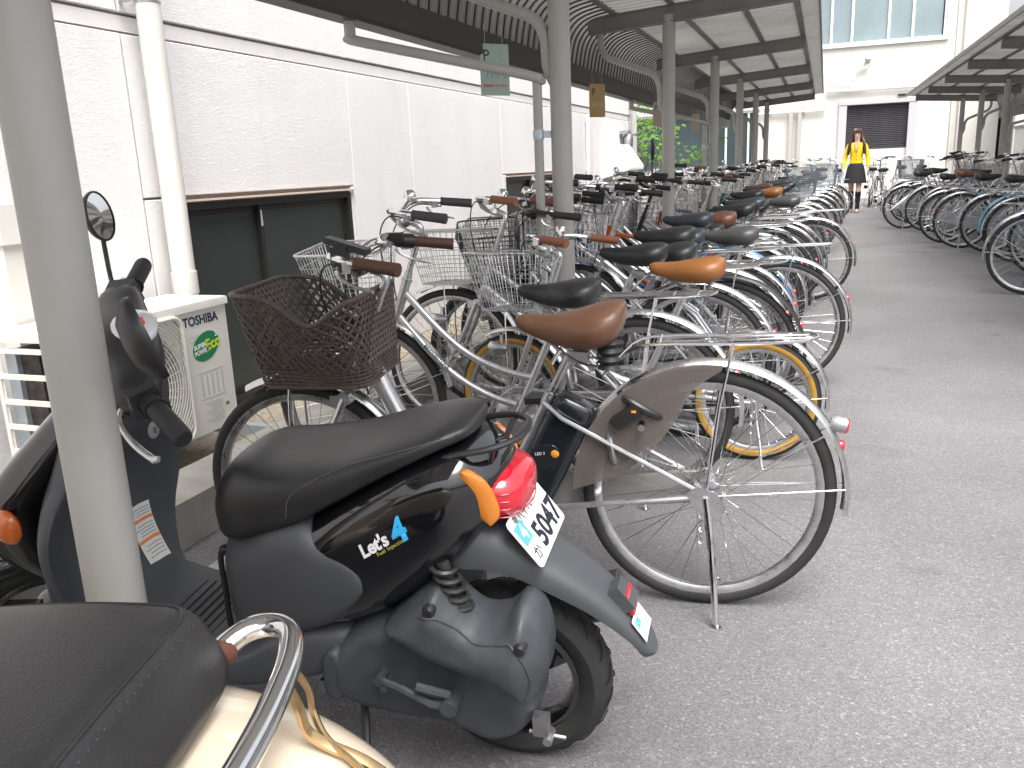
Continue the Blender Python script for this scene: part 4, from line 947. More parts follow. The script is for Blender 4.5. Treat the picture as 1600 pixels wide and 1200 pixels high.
_pl = MB(); _pl.loft([[(c.x+x*k, .0405+y, c.z+z*k) for x, z in smooth([(.04, -.01), (.03, .03), (-.02, .045), (-.045, .03), (-.04, -.005), (0, -.03), (.04, -.01)], 3)[:-1]] for k, y in ((1, 0), (.95, .0022))]); _pl.build('control_plate', mat('plate_black', (.02, .022, .025), .15, coat=.6), battery)
lettering('LED 3', .011, m_clear, tuple(c+Vector((.02, .0434, .012))), (-1, 0, .12), (.12, 0, 1), battery)
# motor and chain case under the bottom bracket
mo = MB(); mo.lathe([(.0, -.06), (.05, -.058), (.062, -.05), (.064, .03), (.055, .05), (.03, .058), (0, .058)], 20, 'y', tuple(p['bb']+Vector((-.06, 0, -.02)))); mo.box(p['bb']+Vector((-.02, 0, -.01)), (.12, .09, .06)); mo.build('motor', m_engine, eb)
MB().prism(smooth([(-.06, .305), (.0, .37), (.25, .345), (.44, .36), (.52, .30), (.50, .225), (.30, .25), (.0, .28), (-.06, .305)], 3)[:-1], -.064, -.036, .005).build('chain_case', mat('case_clear', (.30, .29, .28), .3, .2), eb)
# rubber spring boots under the saddle
sadp = p['bb']+d*((.775-.06-p['bb'].z)/d.z)+Vector((0, 0, .055))
for s in (-1, 1):
    q = MB(); q.lathe([(.0, .03)]+[(.030 if k % 2 else .022, .03-.011*k) for k in range(8)]+[(.0, -.055)], 14, 'z', tuple(sadp+Vector((-.10, s*.055, -.05)))); q.build('spring_boot', m_rubber, eb)
# smoked skirt guards either side of the rear wheel
m_smoke = mat('smoked_plastic', (.17, .148, .135), .25, alpha=.60, noise=.1)
out = [(.352*math.cos(R(a)), .352*math.sin(R(a))) for a in range(0, 99, 6)]; inn = smooth([(-.05, .345), (.035, .285), (.08, .20), (.145, .115), (.228, .048), (.352, .0)], 4)[1:-1]
for s in (-1, 1): MB().prism([(x, z+.33) for x, z in out+inn], s*.040, s*.0415).build('skirt_guard', m_smoke, eb)
# black ring lock body with its key cylinder and orange mark
lk = MB(); lk.tube([(.165+.062*math.cos(R(a)), .0+.052*math.sin(R(a))*1.0, .565+.062*math.cos(R(a))*.55) for a in range(20, 341, 16)], .011, 8); lk.box((.205, .052, .545), (.075, .022, .036), Matrix.Rotation(R(35), 3, 'Y')); lk.build('wheel_lock', m_blackpl, eb)
MB().box((.185, .064, .56), (.012, .003, .006)).build('lock_mark', mat('button_orange', (.85, .32, .03), .35), eb)
MB().cyl((.165, .058, .527), (.165, .082, .522), .010, n=10).build('lock_cylinder', m_chrome, eb)
# rear lamp, brand lettering on the down tube
rl = MB(); rl.lathe([(.0, -.02), (.018, -.018), (.026, .0), (.026, .03), (.0, .03)], 14, 'x', (0, 0, 0)); a_ = R(160)
o = rl.build('rear_lamp', mat('lamp_smoke', (.36, .36, .37), .2, .5, coat=.5), eb, Matrix.Translation((-.318, 0, .522)) @ Matrix.Rotation(R(180-12), 4, 'Y') @ Matrix.Scale(.8, 4))
MB().lathe([(.0265, .030), (.024, .036), (0, .038)], 14, 'x').build('lens', m_red_lens, o)
h1 = p['hb'].lerp(p['ht'], .25); mm_ = Vector((.70, 0, .335)); dv = (mm_-h1).normalized()
_xd = (mm_-h1).normalized()   # reads from the head tube down towards the crank
lettering('Panasonic', .036, m_rubber, tuple(h1.lerp(mm_, .46)+Vector((-.006, .0285, -.010))), _xd, Vector((0, 1, 0)).cross(_xd), eb, bold=.0005)
MB().box(h1.lerp(mm_, .08)+Vector((0, .024, 0)), (.022, .006, .016)).build('sticker', mat('sticker_yellow', (.75, .68, .12), .4), eb)
# display unit with control buttons on the left of the bar, shifter and bell on the right
cl = Vector((p['ht'].x+.062-.36*.13+.0, 0, .93)); ax = (p['ht']-p['hb']).normalized(); S_ = Matrix.Translation(p['hb']) @ Matrix.Rotation(R(3), 4, ax) @ Matrix.Translation(-p['hb'])
MB().box((-.045, .19, .085), (.11, .042, .016), Matrix.Rotation(R(-18), 3, 'Y')).box((-.03, .205, .07), (.04, .03, .03)).build('display', m_blackpl, eb, S_ @ Matrix.Translation(cl))
MB().cyl((-.04, -.222, .055), (-.088, -.246, .048), .021, n=12).box((-.04, -.20, .065), (.055, .03, .028)).build('gear_shifter', m_blackpl, eb, S_ @ Matrix.Translation(cl))
part('bell', 'bell', bell_fn, m_chrome, eb, S_ @ Matrix.Translation(cl) @ Matrix.Translation((-.03, -.165, .055)) @ Matrix.Rotation(R(65), 4, 'Y'))
# moulded dark brown basket with a crossed lattice and a dipping rim
def weave():
    b = MB(); H = .245; bw, bd, tw, td = .160, .150, .184, .175
    def ringp(u, t):
        w, dd = bw+(tw-bw)*t, bd+(td-bd)*t; u = u % 1; r = .045; per = []
        for cx, cy, a in ((1, 1, 0), (-1, 1, 90), (-1, -1, 180), (1, -1, 270)):
            for k in range(5): q = R(a+k*22.5); per.append(Vector((cx*(dd-r)+r*math.cos(q), cy*(w-r)+r*math.sin(q), 0)))
        per.append(per[0]); L = [0]
        for a, c in zip(per, per[1:]): L.append(L[-1]+(c-a).length)
        s = u*L[-1]
        for i in range(len(per)-1):
            if s <= L[i+1]+1e-9: return per[i].lerp(per[i+1], (s-L[i])/max(1e-9, L[i+1]-L[i]))
        return per[-1]
    def rimh(u):
        q = ringp(u, 1); f = (q.x+td)/(2*td); return H*(1-.30*math.exp(-((f-.36)/.22)**2)*min(1, abs(q.y)/tw)**2+.06*(f-.5))
    def P(u, t): q = ringp(u, t); return (q.x+.03*t, q.y, rimh(u)*t)
    n = 60
    b.tube([P(i/n, 1) for i in range(n)], .0075, 7, True); b.tube([P(i/n, 0) for i in range(n)], .006, 6, True)
    for k in range(1, 6): b.tube([P(i/n, .045*k) for i in range(n)], .0032, 5, True)
    for i in range(50):
        for s in (-1, 1): b.tube([P(i/50+s*.115*t, .22+.78*t) for t in [j/6 for j in range(7)]], .0058, 5, caps=False, flat=.6)
    for i in range(60): b.tube([P(i/60, 0), P(i/60, .24)], .0022, 4, caps=False)
    for k in (.42, .66, .86): b.tube([P(i/n, k) for i in range(n)], .0034, 5, True)
    for i in range(14): y = -bw+2*bw*(i+.5)/14; b.tube([(-bd, y, 0), (bd, y, 0)], .004, 5, caps=False)
    for i in range(9): x = -bd+2*bd*(i+.5)/9; b.tube([(x, -bw, 0), (x, bw, 0)], .004, 5, caps=False)
    return b
m_weave = mat('basket_brown', (.080, .060, .053), .5, noise=.2, nscale=30)
bk = weave().build('basket', m_weave, eb, S_ @ Matrix.Translation((1.035, 0, .640)))
MB().tube(smooth([(1.15, .05, .305), (1.16, .055, .50), (1.15, .05, .63)], 4), .004, 6).tube(smooth([(1.15, -.05, .305), (1.16, -.055, .50), (1.15, -.05, .63)], 4), .004, 6).box((.985, 0, .70), (.03, .07, .04)).build('basket_stay', m_chrome_sat, eb, S_)
o = part('headlamp', 'lamp', lamp_fn, m_blackpl, eb, S_ @ Matrix.Translation((1.20, 0, .60))); part('lens', 'lens', lens_fn, m_clear, o)
MB().box((.945, .03, .80), (.045, .05, .02)).build('key_box', m_blackpl, eb, S_)
# stand brackets, rear hub gear and drive chain of the electric bicycle
for s in (-1, 1): MB().prism([(.05, .345), (.02, .365), (-.03, .345), (-.05, .30), (-.02, .265), (.03, .30)], s*.066, s*.071).build('stand_bracket', m_chrome_sat, eb)
MB().lathe([(.0, -.040), (.042, -.040), (.046, -.03), (.046, .03), (.042, .040), (.0, .040)], 22, 'y', (0, 0, .33)).build('hub_gear', m_chrome_sat, eb)
MB().tube(smooth([(.0, .072, .335), (-.012, .082, .24), (-.022, .112, .12), (-.030, .136, .012)], 4), .0085, 9).build('stand_leg', m_chrome, eb)
ch = MB()
for z0, z1 in ((.372, .345), (.292, .225)):
    for i in range(44):
        f = i/44; ch.box((.57*f, -.048, z0+(z1-z0)*f), (.0085, .007, .008))
ch.build('chain', m_steel, eb)['kind'] = 'stuff'
# ================================================================== black scooter
SC = thing('motor_scooter', 'black motor scooter leaning on its side stand in front of the bicycles', 'scooter', (-.548, 1.459, 0), rot=(R(-6.5), 0, R(184)))
def sec_z(secs, k=5, n=26):
    """loft of rings stacked in z: (z, xc, halfwidth y, halfdepth x, exponent)"""
    rings = []
    for z, xc, w, dd, e in smooth(secs, k):
        r = []
        for j in range(n):
            a = 2*math.pi*j/n; cx, sy = math.cos(a), math.sin(a)
            r.append((xc+dd*math.copysign(abs(cx)**(2/e), cx), w*math.copysign(abs(sy)**(2/e), sy), z))
        rings.append(r)
    return MB().loft(rings)
def moto_tyre(Ro, w):
    prof = [(Ro-.064, -w*.62), (Ro-.050, -w*.88), (Ro-.030, -w), (Ro-.012, -w*.80), (Ro-.003, -w*.45), (Ro, 0), (Ro-.003, w*.45), (Ro-.012, w*.80), (Ro-.030, w), (Ro-.050, w*.88), (Ro-.064, w*.62)]
    return MB().lathe(prof, 60, 'y')
def tread(Ro, w):
    b = MB()
    for i in range(22):
        for s in (-1, 1):
            P = []
            for k in range(5):
                f = k/4; yy = s*w*(.16+.60*f); rr = Ro+.0008-(.0125*max(0, (.16+.60*f)-.45)**2/.1 if f > .3 else 0)-.003*f; a = 2*math.pi*(i+(.25 if s > 0 else -.25))/22+f*.20*1.0
                P.append((rr*math.cos(a), yy, rr*math.sin(a)))
            b.tube(P, .0016, 4)
    return b
def moto_wheel(parent, M, spokes=3):
    Ro, w = .200, .041
    wv = MB(); wv.lathe([(.138, -.030), (.128, -.034), (.122, -.020), (.116, 0), (.122, .020), (.128, .034), (.138, .030)], 44, 'y'); wv.lathe([(0, -.045), (.03, -.045), (.036, -.03), (.036, .03), (.03, .045), (0, .045)], 18, 'y')
    for k in range(spokes):
        a = 2*math.pi*k/spokes+.5; c, s = math.cos(a), math.sin(a); rr = Matrix((Vector((c, 0, s)), Vector((0, 1, 0)), Vector((-s, 0, c)))).transposed()
        wv.box((.075*c, 0, .075*s), (.10, .03, .05), rr)
    wo = wv.build('wheel', m_blackgl, parent, M)
    moto_tyre(Ro, w).build('tyre', m_tyre, wo); tread(Ro, w).build('tread', mat('tread_groove', (.008, .008, .008), .9), wo)
    return wo
def build_scooter():
    t = SC
    seat_secs = [(.024, .03, .738, .748, 2.4, 3.5, 0), (.034, .068, .734, .760, 2.5, 4, 0), (.07, .098, .722, .760, 2.6, 4.5, 0), (.12, .118, .701, .748, 2.7, 5, 0), (.19, .132, .666, .730, 2.8, 5, 0), (.28, .141, .614, .704, 2.9, 5, 0), (.36, .146, .568, .690, 3, 5, 0),
                 (.42, .142, .540, .684, 3, 4.5, 0), (.475, .134, .517, .684, 2.9, 4, 0), (.52, .120, .496, .668, 2.7, 3.4, 0), (.558, .096, .486, .626, 2.5, 3, 0), (.580, .052, .496, .565, 2.3, 2.6, 0)]
    seat = body(seat_secs, 5, 36).build('seat', m_vinyl, t)
    # stitched seam running round the seat's shoulder
    bsm = bmesh.new(); bsm.from_mesh(seat.data); tree = BVHTree.FromBMesh(bsm)
    for s in (-1, 1):
        P = []
        for x, z in smooth([(.37, .595), (.355, .640), (.31, .670), (.24, .700), (.16, .724), (.09, .742), (.05, .748)], 6):
            h = tree.ray_cast(Vector((x, s*.4, z)), Vector((0, -s, 0)))
            if h[0] is not None: P.append(tuple(h[0]+h[1]*.0006))
        if len(P) > 3: MB().tube(P, .0011, 5).build('seam', mat('seam_thread', (.075, .075, .08), .6), seat)
    # glossy tail and side panels
    tail = body([(-.026, .045, .600, .668, 2.4, 2.4, 0), (-.015, .078, .578, .686, 2.5, 2.6, 0), (.012, .106, .552, .708, 2.6, 2.8, 0), (.05, .132, .506, .724, 2.9, 3, 0), (.12, .148, .448, .708, 3.2, 3.4, 0), (.20, .156, .388, .668, 3.5, 3.6, 0), (.28, .158, .350, .622, 3.6, 3.6, 0), (.36, .154, .330, .576, 3.4, 3.6, 0), (.46, .140, .310, .550, 3.4, 3.6, 0)], 6, 40).build('side_panel', m_blackgl, t, sharp=60)
    grey = body([(.226, .150, .462, .482, 4, 4, 0), (.234, .160, .440, .508, 4.5, 4.5, 0), (.262, .1635, .405, .536, 5, 5, 0), (.31, .1640, .362, .560, 5, 5, 0), (.36, .161, .334, .585, 5, 5, 0), (.43, .150, .300, .565, 4.5, 4.5, 0), (.49, .132, .268, .530, 4, 4, 0), (.54, .112, .245, .510, 3.6, 3.6, 0), (.570, .09, .240, .496, 3.2, 3.2, 0)], 6, 36).build('underseat_panel', m_grey_pl, t, sharp=60)
    lower = body([(.27, .100, .28, .335, 3, 3, 0), (.31, .135, .250, .350, 4, 4, 0), (.38, .150, .222, .345, 5, 5, 0), (.46, .156, .200, .318, 6, 5, 0), (.54, .160, .188, .272, 7, 5, 0), (.66, .163, .184, .252, 8, 5, 0), (.78, .165, .184, .252, 8, 5, 0), (.86, .165, .190, .275, 6, 5, 0), (.91, .150, .21, .31, 4, 4, 0)], 5, 36).build('floorboard', m_grey_pl, t, sharp=60)
    fm = MB()
    for i in range(9): fm.box((.63+.022*i, 0, .2522), (.003, .22, .003))
    fm.build('floor_ribs', m_rubber, lower)
    # leg shield, open towards the rider, and the glossy front cover
    sh_secs = [(.235, .905, .155, .045, 4), (.30, .935, .165, .030, 4), (.40, .960, .190, .026, 4), (.50, .955, .212, .026, 4), (.575, .925, .204, .028, 4), (.64, .880, .172, .034, 4), (.70, .838, .138, .045, 4), (.76, .800, .108, .055, 3.5), (.80, .785, .085, .055, 3)]
    sv = sec_z(sh_secs, 5, 40)
    # dish the shield: edges sweep back towards the rider
    sv.v = [(x-.35*max(0, abs(y)-.06)**1.5-.55*max(0, abs(y)-.12), y, z) for x, y, z in sv.v]
    shield = sv.build('leg_shield', m_grey_pl, t, sharp=60)
    MB().tube(smooth([(.90, -.148, .25), (.925, -.168, .33), (.915, -.185, .42), (.895, -.195, .52), (.875, -.182, .59), (.835, -.150, .66), (.80, -.115, .73), (.78, -.09, .785)], 4), .010, 8).build('shield_edge', m_grey_pl, shield)
    MB().tube(smooth([(.90, .148, .25), (.925, .168, .33), (.915, .185, .42), (.895, .195, .52), (.875, .182, .59), (.835, .150, .66), (.80, .115, .73), (.78, .09, .785)], 4), .010, 8).build('shield_edge', m_grey_pl, shield)
    sec_z([(.33, 1.03, .05, .02, 2.4), (.36, 1.04, .095, .05, 2.6), (.45, 1.06, .150, .07, 2.8), (.55, 1.03, .190, .075, 3), (.64, .965, .165, .075, 3), (.72, .895, .120, .065, 2.8), (.785, .845, .080, .045, 2.5)], 5, 32).build('front_cover', m_blackgl, t, sharp=60)
    for s in (-1, 1):
        MB().sphere((.985, s*.186, .548), .05, 16, 10, (.72, .34, .80)).build('front_indicator', mat('amber_dark', (.60, .13, .02), .15, coat=1.), t)
    # keyhole boss, inner glove box lid and warning labels on the shield
    MB().lathe([(.0, .0), (.016, .0), (.019, -.006), (.0, -.008)], 16, 'x', (.795, -.055, .665)).box((.785, -.055, .665), (.012, .004, .014)).build('ignition_lock', m_steel, t)
    lab = MB(); c0, c1 = Vector((.9285, -.060, .435)), Vector((.9235, -.070, .285))
    fr = frame_m((.912, -.065, .36), (0, -1, 0), (.10, 0, 1)); lab.add([fr @ Vector(q) for q in ((-.030, -.075, 0), (.030, -.075, 0), (.030, .075, 0), (-.030, .075, 0))], [(0, 1, 2, 3)])
    # warning label set onto the inner face
    b3 = bmesh.new(); b3.from_mesh(shield.data); t3 = BVHTree.FromBMesh(b3)
    def on_shield(y, z):
        h = t3.ray_cast(Vector((.3, y, z)), Vector((1, 0, 0))); return (h[0]+h[1]*.0022) if h[0] is not None else Vector((.9, y, z))
    m_lab = mat('label_white', (.75, .75, .73), .5, noise=.05); m_orange = mat('label_orange', (.80, .25, .06), .5); m_ink = mat('label_ink', (.35, .35, .37), .6)
    def patch(y0, y1, z0, z1, m, nm, off=0., n=4):
        vs = []; fs = []
        for i in range(n+1):
            for j in range(n+1):
                q = on_shield(y0+(y1-y0)*i/n, z0+(z1-z0)*j/n); vs.append((q.x-off, q.y, q.z))
        for i in range(n):
            for j in range(n): a = i*(n+1)+j; fs.append((a, a+1, a+n+2, a+n+1))
        return MB().add(vs, fs).build(nm, m, shield)
    patch(-.135, -.075, .30, .445, m_lab, 'warning_label', 0., 8)
    for z in (.352, .402): patch(-.134, -.076, z, z+.008, m_orange, 'label_stripe', .0018, 8)
    for z in (.313, .322, .331, .340, .366, .374, .382, .390, .416, .424, .432):
        patch(-.131, -.080-rng.uniform(0, .014), z, z+.0026, m_ink, 'label_text', .0016, 4)
    # grey rear mudguard with number plate
    st = [(.055, .585, .095, .105), (.0, .560, .092, .085), (-.045, .530, .086, .062), (-.09, .496, .078, .048), (-.14, .460, .070, .042), (-.185, .424, .062, .036), (-.23, .378, .054, .028), (-.262, .334, .046, .020), (-.280, .302, .036, .014), (-.288, .286, .020, .008)]
    rings = []; sp = smooth(st, 4)
    for i, (x, z, w, dr) in enumerate(sp):
        a, b = sp[max(0, i-1)], sp[min(len(sp)-1, i+1)]; tv = Vector((b[0]-a[0], 0, b[1]-a[1])).normalized(); nn = Vector((-tv.z, 0, tv.x)); nn = nn if nn.z > 0 else -nn
        r = []; prof = [(-1, -1), (-.97, -.45), (-.80, -.12), (-.45, -.02), (0, 0), (.45, -.02), (.80, -.12), (.97, -.45), (1, -1), (.92, -1), (.86, -.5), (.70, -.25), (0, -.14), (-.70, -.25), (-.86, -.5), (-.92, -1)]
        for py, pn in prof: r.append(Vector((x, py*w, z))+nn*pn*max(dr, .02))
        rings.append([tuple(q) for q in r])
    mg = MB().loft(rings).build('rear_mudguard', m_grey_pl, t, sharp=50)
    rb = MB(); rb.box((-.222, 0, .398), (.035, .055, .05), Matrix.Rotation(R(38), 3, 'Y'), taper=.8); rb.build('reflector_boss', m_grey_pl, mg)
    MB().box((-.2385, 0, .3905), (.008, .046, .042), Matrix.Rotation(R(20), 3, 'Y')).build('reflector', m_red_lens, mg)
    # sticker near the tip
    dn = (Vector((-.272, 0, .318))-Vector((-.235, 0, .372))).normalized(); up = Vector((dn.z, 0, -dn.x)); up = up if up.z > 0 else -up
    cs = Vector((-.256, .004, .3445))+up*.0035; fs_ = frame_m(cs, (0, -1, 0), -dn)
    MB().add([fs_ @ Vector(q) for q in ((-.036, -.024, 0), (.036, -.024, 0), (.036, .024, 0), (-.036, .024, 0))], [(0, 1, 2, 3)]).build('sticker', m_lab, mg)
    lettering('SBI', .021, mat('sticker_blue', (.08, .42, .62), .4), fs_ @ Vector((-.030, .002, .001)), (0, -1, 0), -dn, mg, extrude=.0002, bold=.0006)
    lettering('リース', .018, mat('sticker_blue', (.08, .42, .62), .4), fs_ @ Vector((-.030, -.019, .001)), (0, -1, 0), -dn, mg, extrude=.0002)
    # number plate
    pc = Vector((-.066, 0, .544)); dn = Vector((-.60, 0, -.80)).normalized(); pf = frame_m(pc, (0, -1, 0), -dn)
    W, H, rr = .096, .052, .010; o = []
    for cx, cy, a0 in ((1, 1, 0), (-1, 1, 90), (-1, -1, 180), (1, -1, 270)):
        for k in range(5): q = R(a0+22.5*k); o.append((cx*(W-rr)+rr*math.cos(q), cy*(H-rr)+rr*math.sin(q)))
    plate = MB().loft([[tuple(pf @ Vector((x, y, z))) for x, y in o] for z in (-.001, .001)]).build('number_plate', mat('plate_white', (.82, .82, .80), .35), t)
    ink = mat('plate_ink', (.015, .02, .035), .4); pl = lambda s, size, x, y, bold=0., m=ink, al='CENTER', nm='plate_text': lettering(s, size, m, pf @ Vector((x, y, .0013)), (0, -1, 0), -dn, plate, extrude=.0002, bold=bold, align=al, name=nm)
    pl('八千代市', .024, .0, .025); pl('5047', .066, .028, -.040, .0022); pl('か', .030, -.068, -.040, .0004)
    MB().add([tuple(pf @ Vector(q)) for q in ((-.088, -.006, .0014), (-.046, -.006, .0014), (-.046, .034, .0014), (-.088, .034, .0014))], [(0, 1, 2, 3)]).build('tax_sticker', mat('plate_blue', (.10, .42, .72), .4), plate)
    pl('4', .040, -.064, .001, .0012, m_lab); 
    for x in (-.062, .062): MB().lathe([(.0, .004), (.006, .003), (.007, .0)], 10).build('bolt', m_steel, plate, pf @ Matrix.Translation((x, .041, .001)))
    # tail lamp and rear indicators
    red = body([(.010, .088, .580, .668, 3, 3, 0), (-.016, .087, .577, .669, 3, 3, 0), (-.040, .078, .580, .662, 2.8, 2.8, 0), (-.058, .055, .590, .650, 2.5, 2.5, 0), (-.064, .015, .61, .635, 2.2, 2.2, 0)], 5, 28).build('tail_lamp', m_red_lens, t, sharp=60)
    rbm = MB()
    for k in range(4): z = .594+.015*k; rbm.tube(smooth([(-.020, .086, z), (-.046, .071, z), (-.0645, .0, z), (-.046, -.071, z), (-.020, -.086, z)], 3), .0012, 4)
    rbm.build('lens_ribs', mat('red_deep', (.40, .01, .02), .2), red)
    for s in (-1, 1):
        am = []
        for z, xc, dd, yc in smooth([(.693, .030, .004, .103), (.684, .026, .014, .100), (.668, .018, .021, .097), (.642, .009, .023, .093), (.616, .000, .021, .090), (.594, -.006, .014, .088), (.584, -.008, .004, .087)], 4):
            dd *= 1.12; am.append([(xc+dd*math.cos(2*math.pi*q/18), s*(yc-.20*(-dd*math.cos(2*math.pi*q/18)))+s*.011*math.sin(2*math.pi*q/18), z) for q in range(18)])
        MB().loft(am).build('rear_indicator', m_amber, t, sharp=60)
    # carrier rail behind the seat
    MB().tube(smooth([(.11, .085, .690), (.05, .086, .712), (-.01, .078, .724), (-.050, .045, .730), (-.060, 0, .731), (-.050, -.045, .730), (-.01, -.078, .724), (.05, -.086, .712), (.11, -.085, .690)], 5), .0065, 8).tube([(-.015, .07, .722), (.0, .05, .68)], .006, 6).tube([(-.015, -.07, .722), (.0, -.05, .68)], .006, 6).build('carrier', m_blackpl, t)
    # emblem lettering draped on the panel
    xd = Vector((-.85, 0, .53)).normalized(); ydv = Vector((.53*.85, 0, .85)).normalized()
    fr = frame_m((.218, .3, .532), xd, (0.15, 0, 1)); wm = mat('emblem_white', (.85, .85, .86), .3)
    text_on(text_mesh("Let's", .036, 0, .0013, .25, space=.95), fr, tail.data, .0007, (0, -1, 0), 'emblem_lettering', wm, tail)
    fr = frame_m(Vector((.218, .3, .532))+xd*.078+Vector((0, 0, -.010)), xd, (.15, 0, 1))
    text_on(text_mesh("4", .062, 0, .0022, .25), fr, tail.data, .0009, (0, -1, 0), 'emblem_numeral', mat('emblem_blue', (.05, .45, .85), .3), tail)
    fr = frame_m(Vector((.218, .3, .532))+xd*.034+Vector((0, 0, -.012)), xd, (.15, 0, 1))
    text_on(text_mesh("Fuel Injection", .0105, 0, .0, .1, space=1.15), fr, tail.data, .0007, (0, -1, 0), 'emblem_small_lettering', mat('emblem_yellow', (.65, .62, .12), .3), tail)
    # power unit on the left: transmission case, air cleaner box, kick starter, shock absorber
    case = MB().domed(smooth([(.345, .30), (.35, .205), (.285, .165), (.18, .152), (.10, .148), (.02, .122), (-.045, .150), (-.078, .215), (-.055, .290), (.04, .335), (.15, .372), (.25, .372), (.345, .30)], 4)[:-1], .030, .150, .040, .007, lambda x, z: .010*math.exp(-((x-.28)**2+(z-.25)**2)/.006)-.012*math.exp(-((x-.15)**2+(z-.27)**2)/.004)).build('transmission_case', m_engine, t, sharp=70)
    MB().domed(smooth([(.352, .29), (.357, .21), (.325, .186), (.300, .21), (.298, .30), (.325, .318), (.352, .29)], 4)[:-1], .028, .156, .014, .005).build('case_end', m_engine, case, sharp=70)
    abx = MB().domed(smooth([(.205, .385), (.150, .435), (.090, .478), (.060, .446), (.02, .412), (-.03, .418), (-.068, .452), (-.098, .420), (-.108, .345), (-.090, .268), (-.055, .258), (-.015, .292), (.06, .312), (.125, .335), (.205, .385)], 4)[:-1], .070, .198, .048, .006, lambda x, z: .016*math.exp(-((x+.03)**2+(z-.35)**2)/.004)-.014*math.exp(-((x-.035)**2+(z-.40)**2)/.0025)).build('air_cleaner', m_engine, t, sharp=70)
    bq = bmesh.new(); bq.from_mesh(abx.data); tq = BVHTree.FromBMesh(bq); P = []
    for x, z in smooth([(.115, .440), (.085, .440), (.055, .420), (.015, .393), (-.03, .398), (-.06, .405), (-.080, .370), (-.086, .325), (-.074, .285)], 6):
        h = tq.ray_cast(Vector((x, .5, z)), Vector((0, -1, 0)))
        if h[0] is not None: P.append(tuple(h[0]+Vector((0, .0005, 0))))
    MB().tube(P, .0026, 6).build('seam', m_engine, abx)
    for x, z in ((.092, .452), (-.074, .402)): MB().lathe([(0, .008), (.009, .007), (.012, 0), (.012, -.02)], 12, 'y', (x, .196 if x < 0 else .184, z)).build('bolt', m_blackpl, abx)
    kk = MB(); kk.tube(smooth([(.075, .170, .243), (.11, .176, .240), (.16, .176, .262), (.215, .172, .278)], 4), [.010]*5+[.0085]*4+[.008]*4, 8); kk.tube([(.075, .172, .262), (.135, .186, .285)], .0095, 8); kk.cyl((.075, .14, .243), (.075, .19, .243), .017, n=12); kk.cyl((.215, .14, .278), (.215, .182, .278), .010, n=10); kk.cyl((.205, .14, .262), (.205, .180, .262), .008, n=10); kk.build('kick_starter', m_engine, t)
    so = MB(); N = 84; so.tube([(.082-.052*i/N+.021*math.cos(i*.62), .122+.021*math.sin(i*.62), .510-.152*i/N) for i in range(N+1)], .0052, 6); so.cyl((.082, .122, .52), (.055, .122, .40), .013, n=10); so.cyl((.055, .122, .40), (.025, .122, .33), .009, n=10); so.build('shock_absorber', mat('spring_grey', (.045, .045, .046), .4, .3), t)
    MB().tube(smooth([(.12, -.09, .20), (.0, -.13, .21), (-.10, -.14, .24)], 4), .02, 10).tube([(.05, -.135, .235), (-.20, -.145, .30)], [.048, .052], 16).build('exhaust', m_blackpl, t)
    br = MB(); br.box((-.085, .13, .185), (.03, .02, .045)); br.cyl((-.06, .13, .165), (-.13, .13, .160), .004, n=6); br.cyl((-.10, .12, .165), (-.10, .155, .165), .009, n=8); br.build('brake_arm', m_steel, t)
    bx = MB(); bx.box((.20, 0, .30), (.26, .15, .16)); bx.cyl((.18, -.07, .24), (.18, .05, .24), .07, n=14); bx.build('engine_block', m_engine, t)
    hg = MB(); hg.bar((.42, .07, .20), (.33, .07, .205), .02, .04); hg.cyl((.375, .04, .19), (.375, .115, .19), .014, n=10); hg.cyl((.43, .04, .21), (.43, .11, .21), .009, n=10); hg.build('engine_hanger', m_steel, t)
    MB().tube(smooth([(.30, .09, .165), (.272, .16, .10), (.255, .225, .045), (.25, .25, .032)], 4), .0085, 8).box((.245, .256, .033), (.05, .022, .008)).build('side_stand', m_blackpl, t)
    MB().tube(smooth([(.585, .052, .455), (.600, .056, .44), (.606, .056, .36), (.612, .056, .27), (.606, .054, .245), (.585, .052, .242)], 4), .0065, 8).sphere((.590, .052, .452), .012, 10, 6).build('bag_bar', m_blackpl, t)
    moto_wheel(t, Matrix.Translation((0, 0, .2)))
    MB().lathe([(.0, .045), (.05, .045), (.055, .03), (.055, .0)], 20, 'y', (0, 0, .2)).build('brake_drum', m_engine, t)
    # ------------ steering head turned to the left
    ax = (Vector((.80, 0, .88))-Vector((1.15, 0, .20))).normalized(); piv = Vector((.80, 0, .88)); S = Matrix.Translation(piv) @ Matrix.Rotation(R(43), 4, ax) @ Matrix.Translation(-piv)
    moto_wheel(t, S @ Matrix.Translation((1.15, 0, .2)))
    b = MB(); n = 22; rings = []
    for i in range(n+1):
        a = R(172)+(R(22)-R(172))*i/n; r = .232; w = .052*(1-.55*max(0, (i/n-.7)/.3)**2)
        rings.append([(r*math.cos(a)+q*.018*math.cos(a), pp*w, r*math.sin(a)+q*.018*math.sin(a)) for pp, q in ((-1, -1.6), (-.95, -.3), (-.6, .55), (0, .8), (.6, .55), (.95, -.3), (1, -1.6), (.85, -.3), (.5, .4), (0, .6), (-.5, .4), (-.85, -.3))])
    b.loft(rings).build('front_mudguard', m_blackgl, t, S @ Matrix.Translation((1.15, 0, .2)), sharp=60)
    fk = MB()
    for s in (-1, 1): fk.tube([(1.15, s*.075, .20), (1.06, s*.075, .42)], .016, 10)
    fk.box((1.05, 0, .44), (.06, .17, .05)); fk.cyl((1.05, 0, .44), (.86, 0, .80), .02, n=10); fk.build('front_fork', m_steel, t, S)
    SH = Matrix.Translation((-.055, .03, 0)) @ S
    # handlebar cowl: lofted across the bike
    cw = []
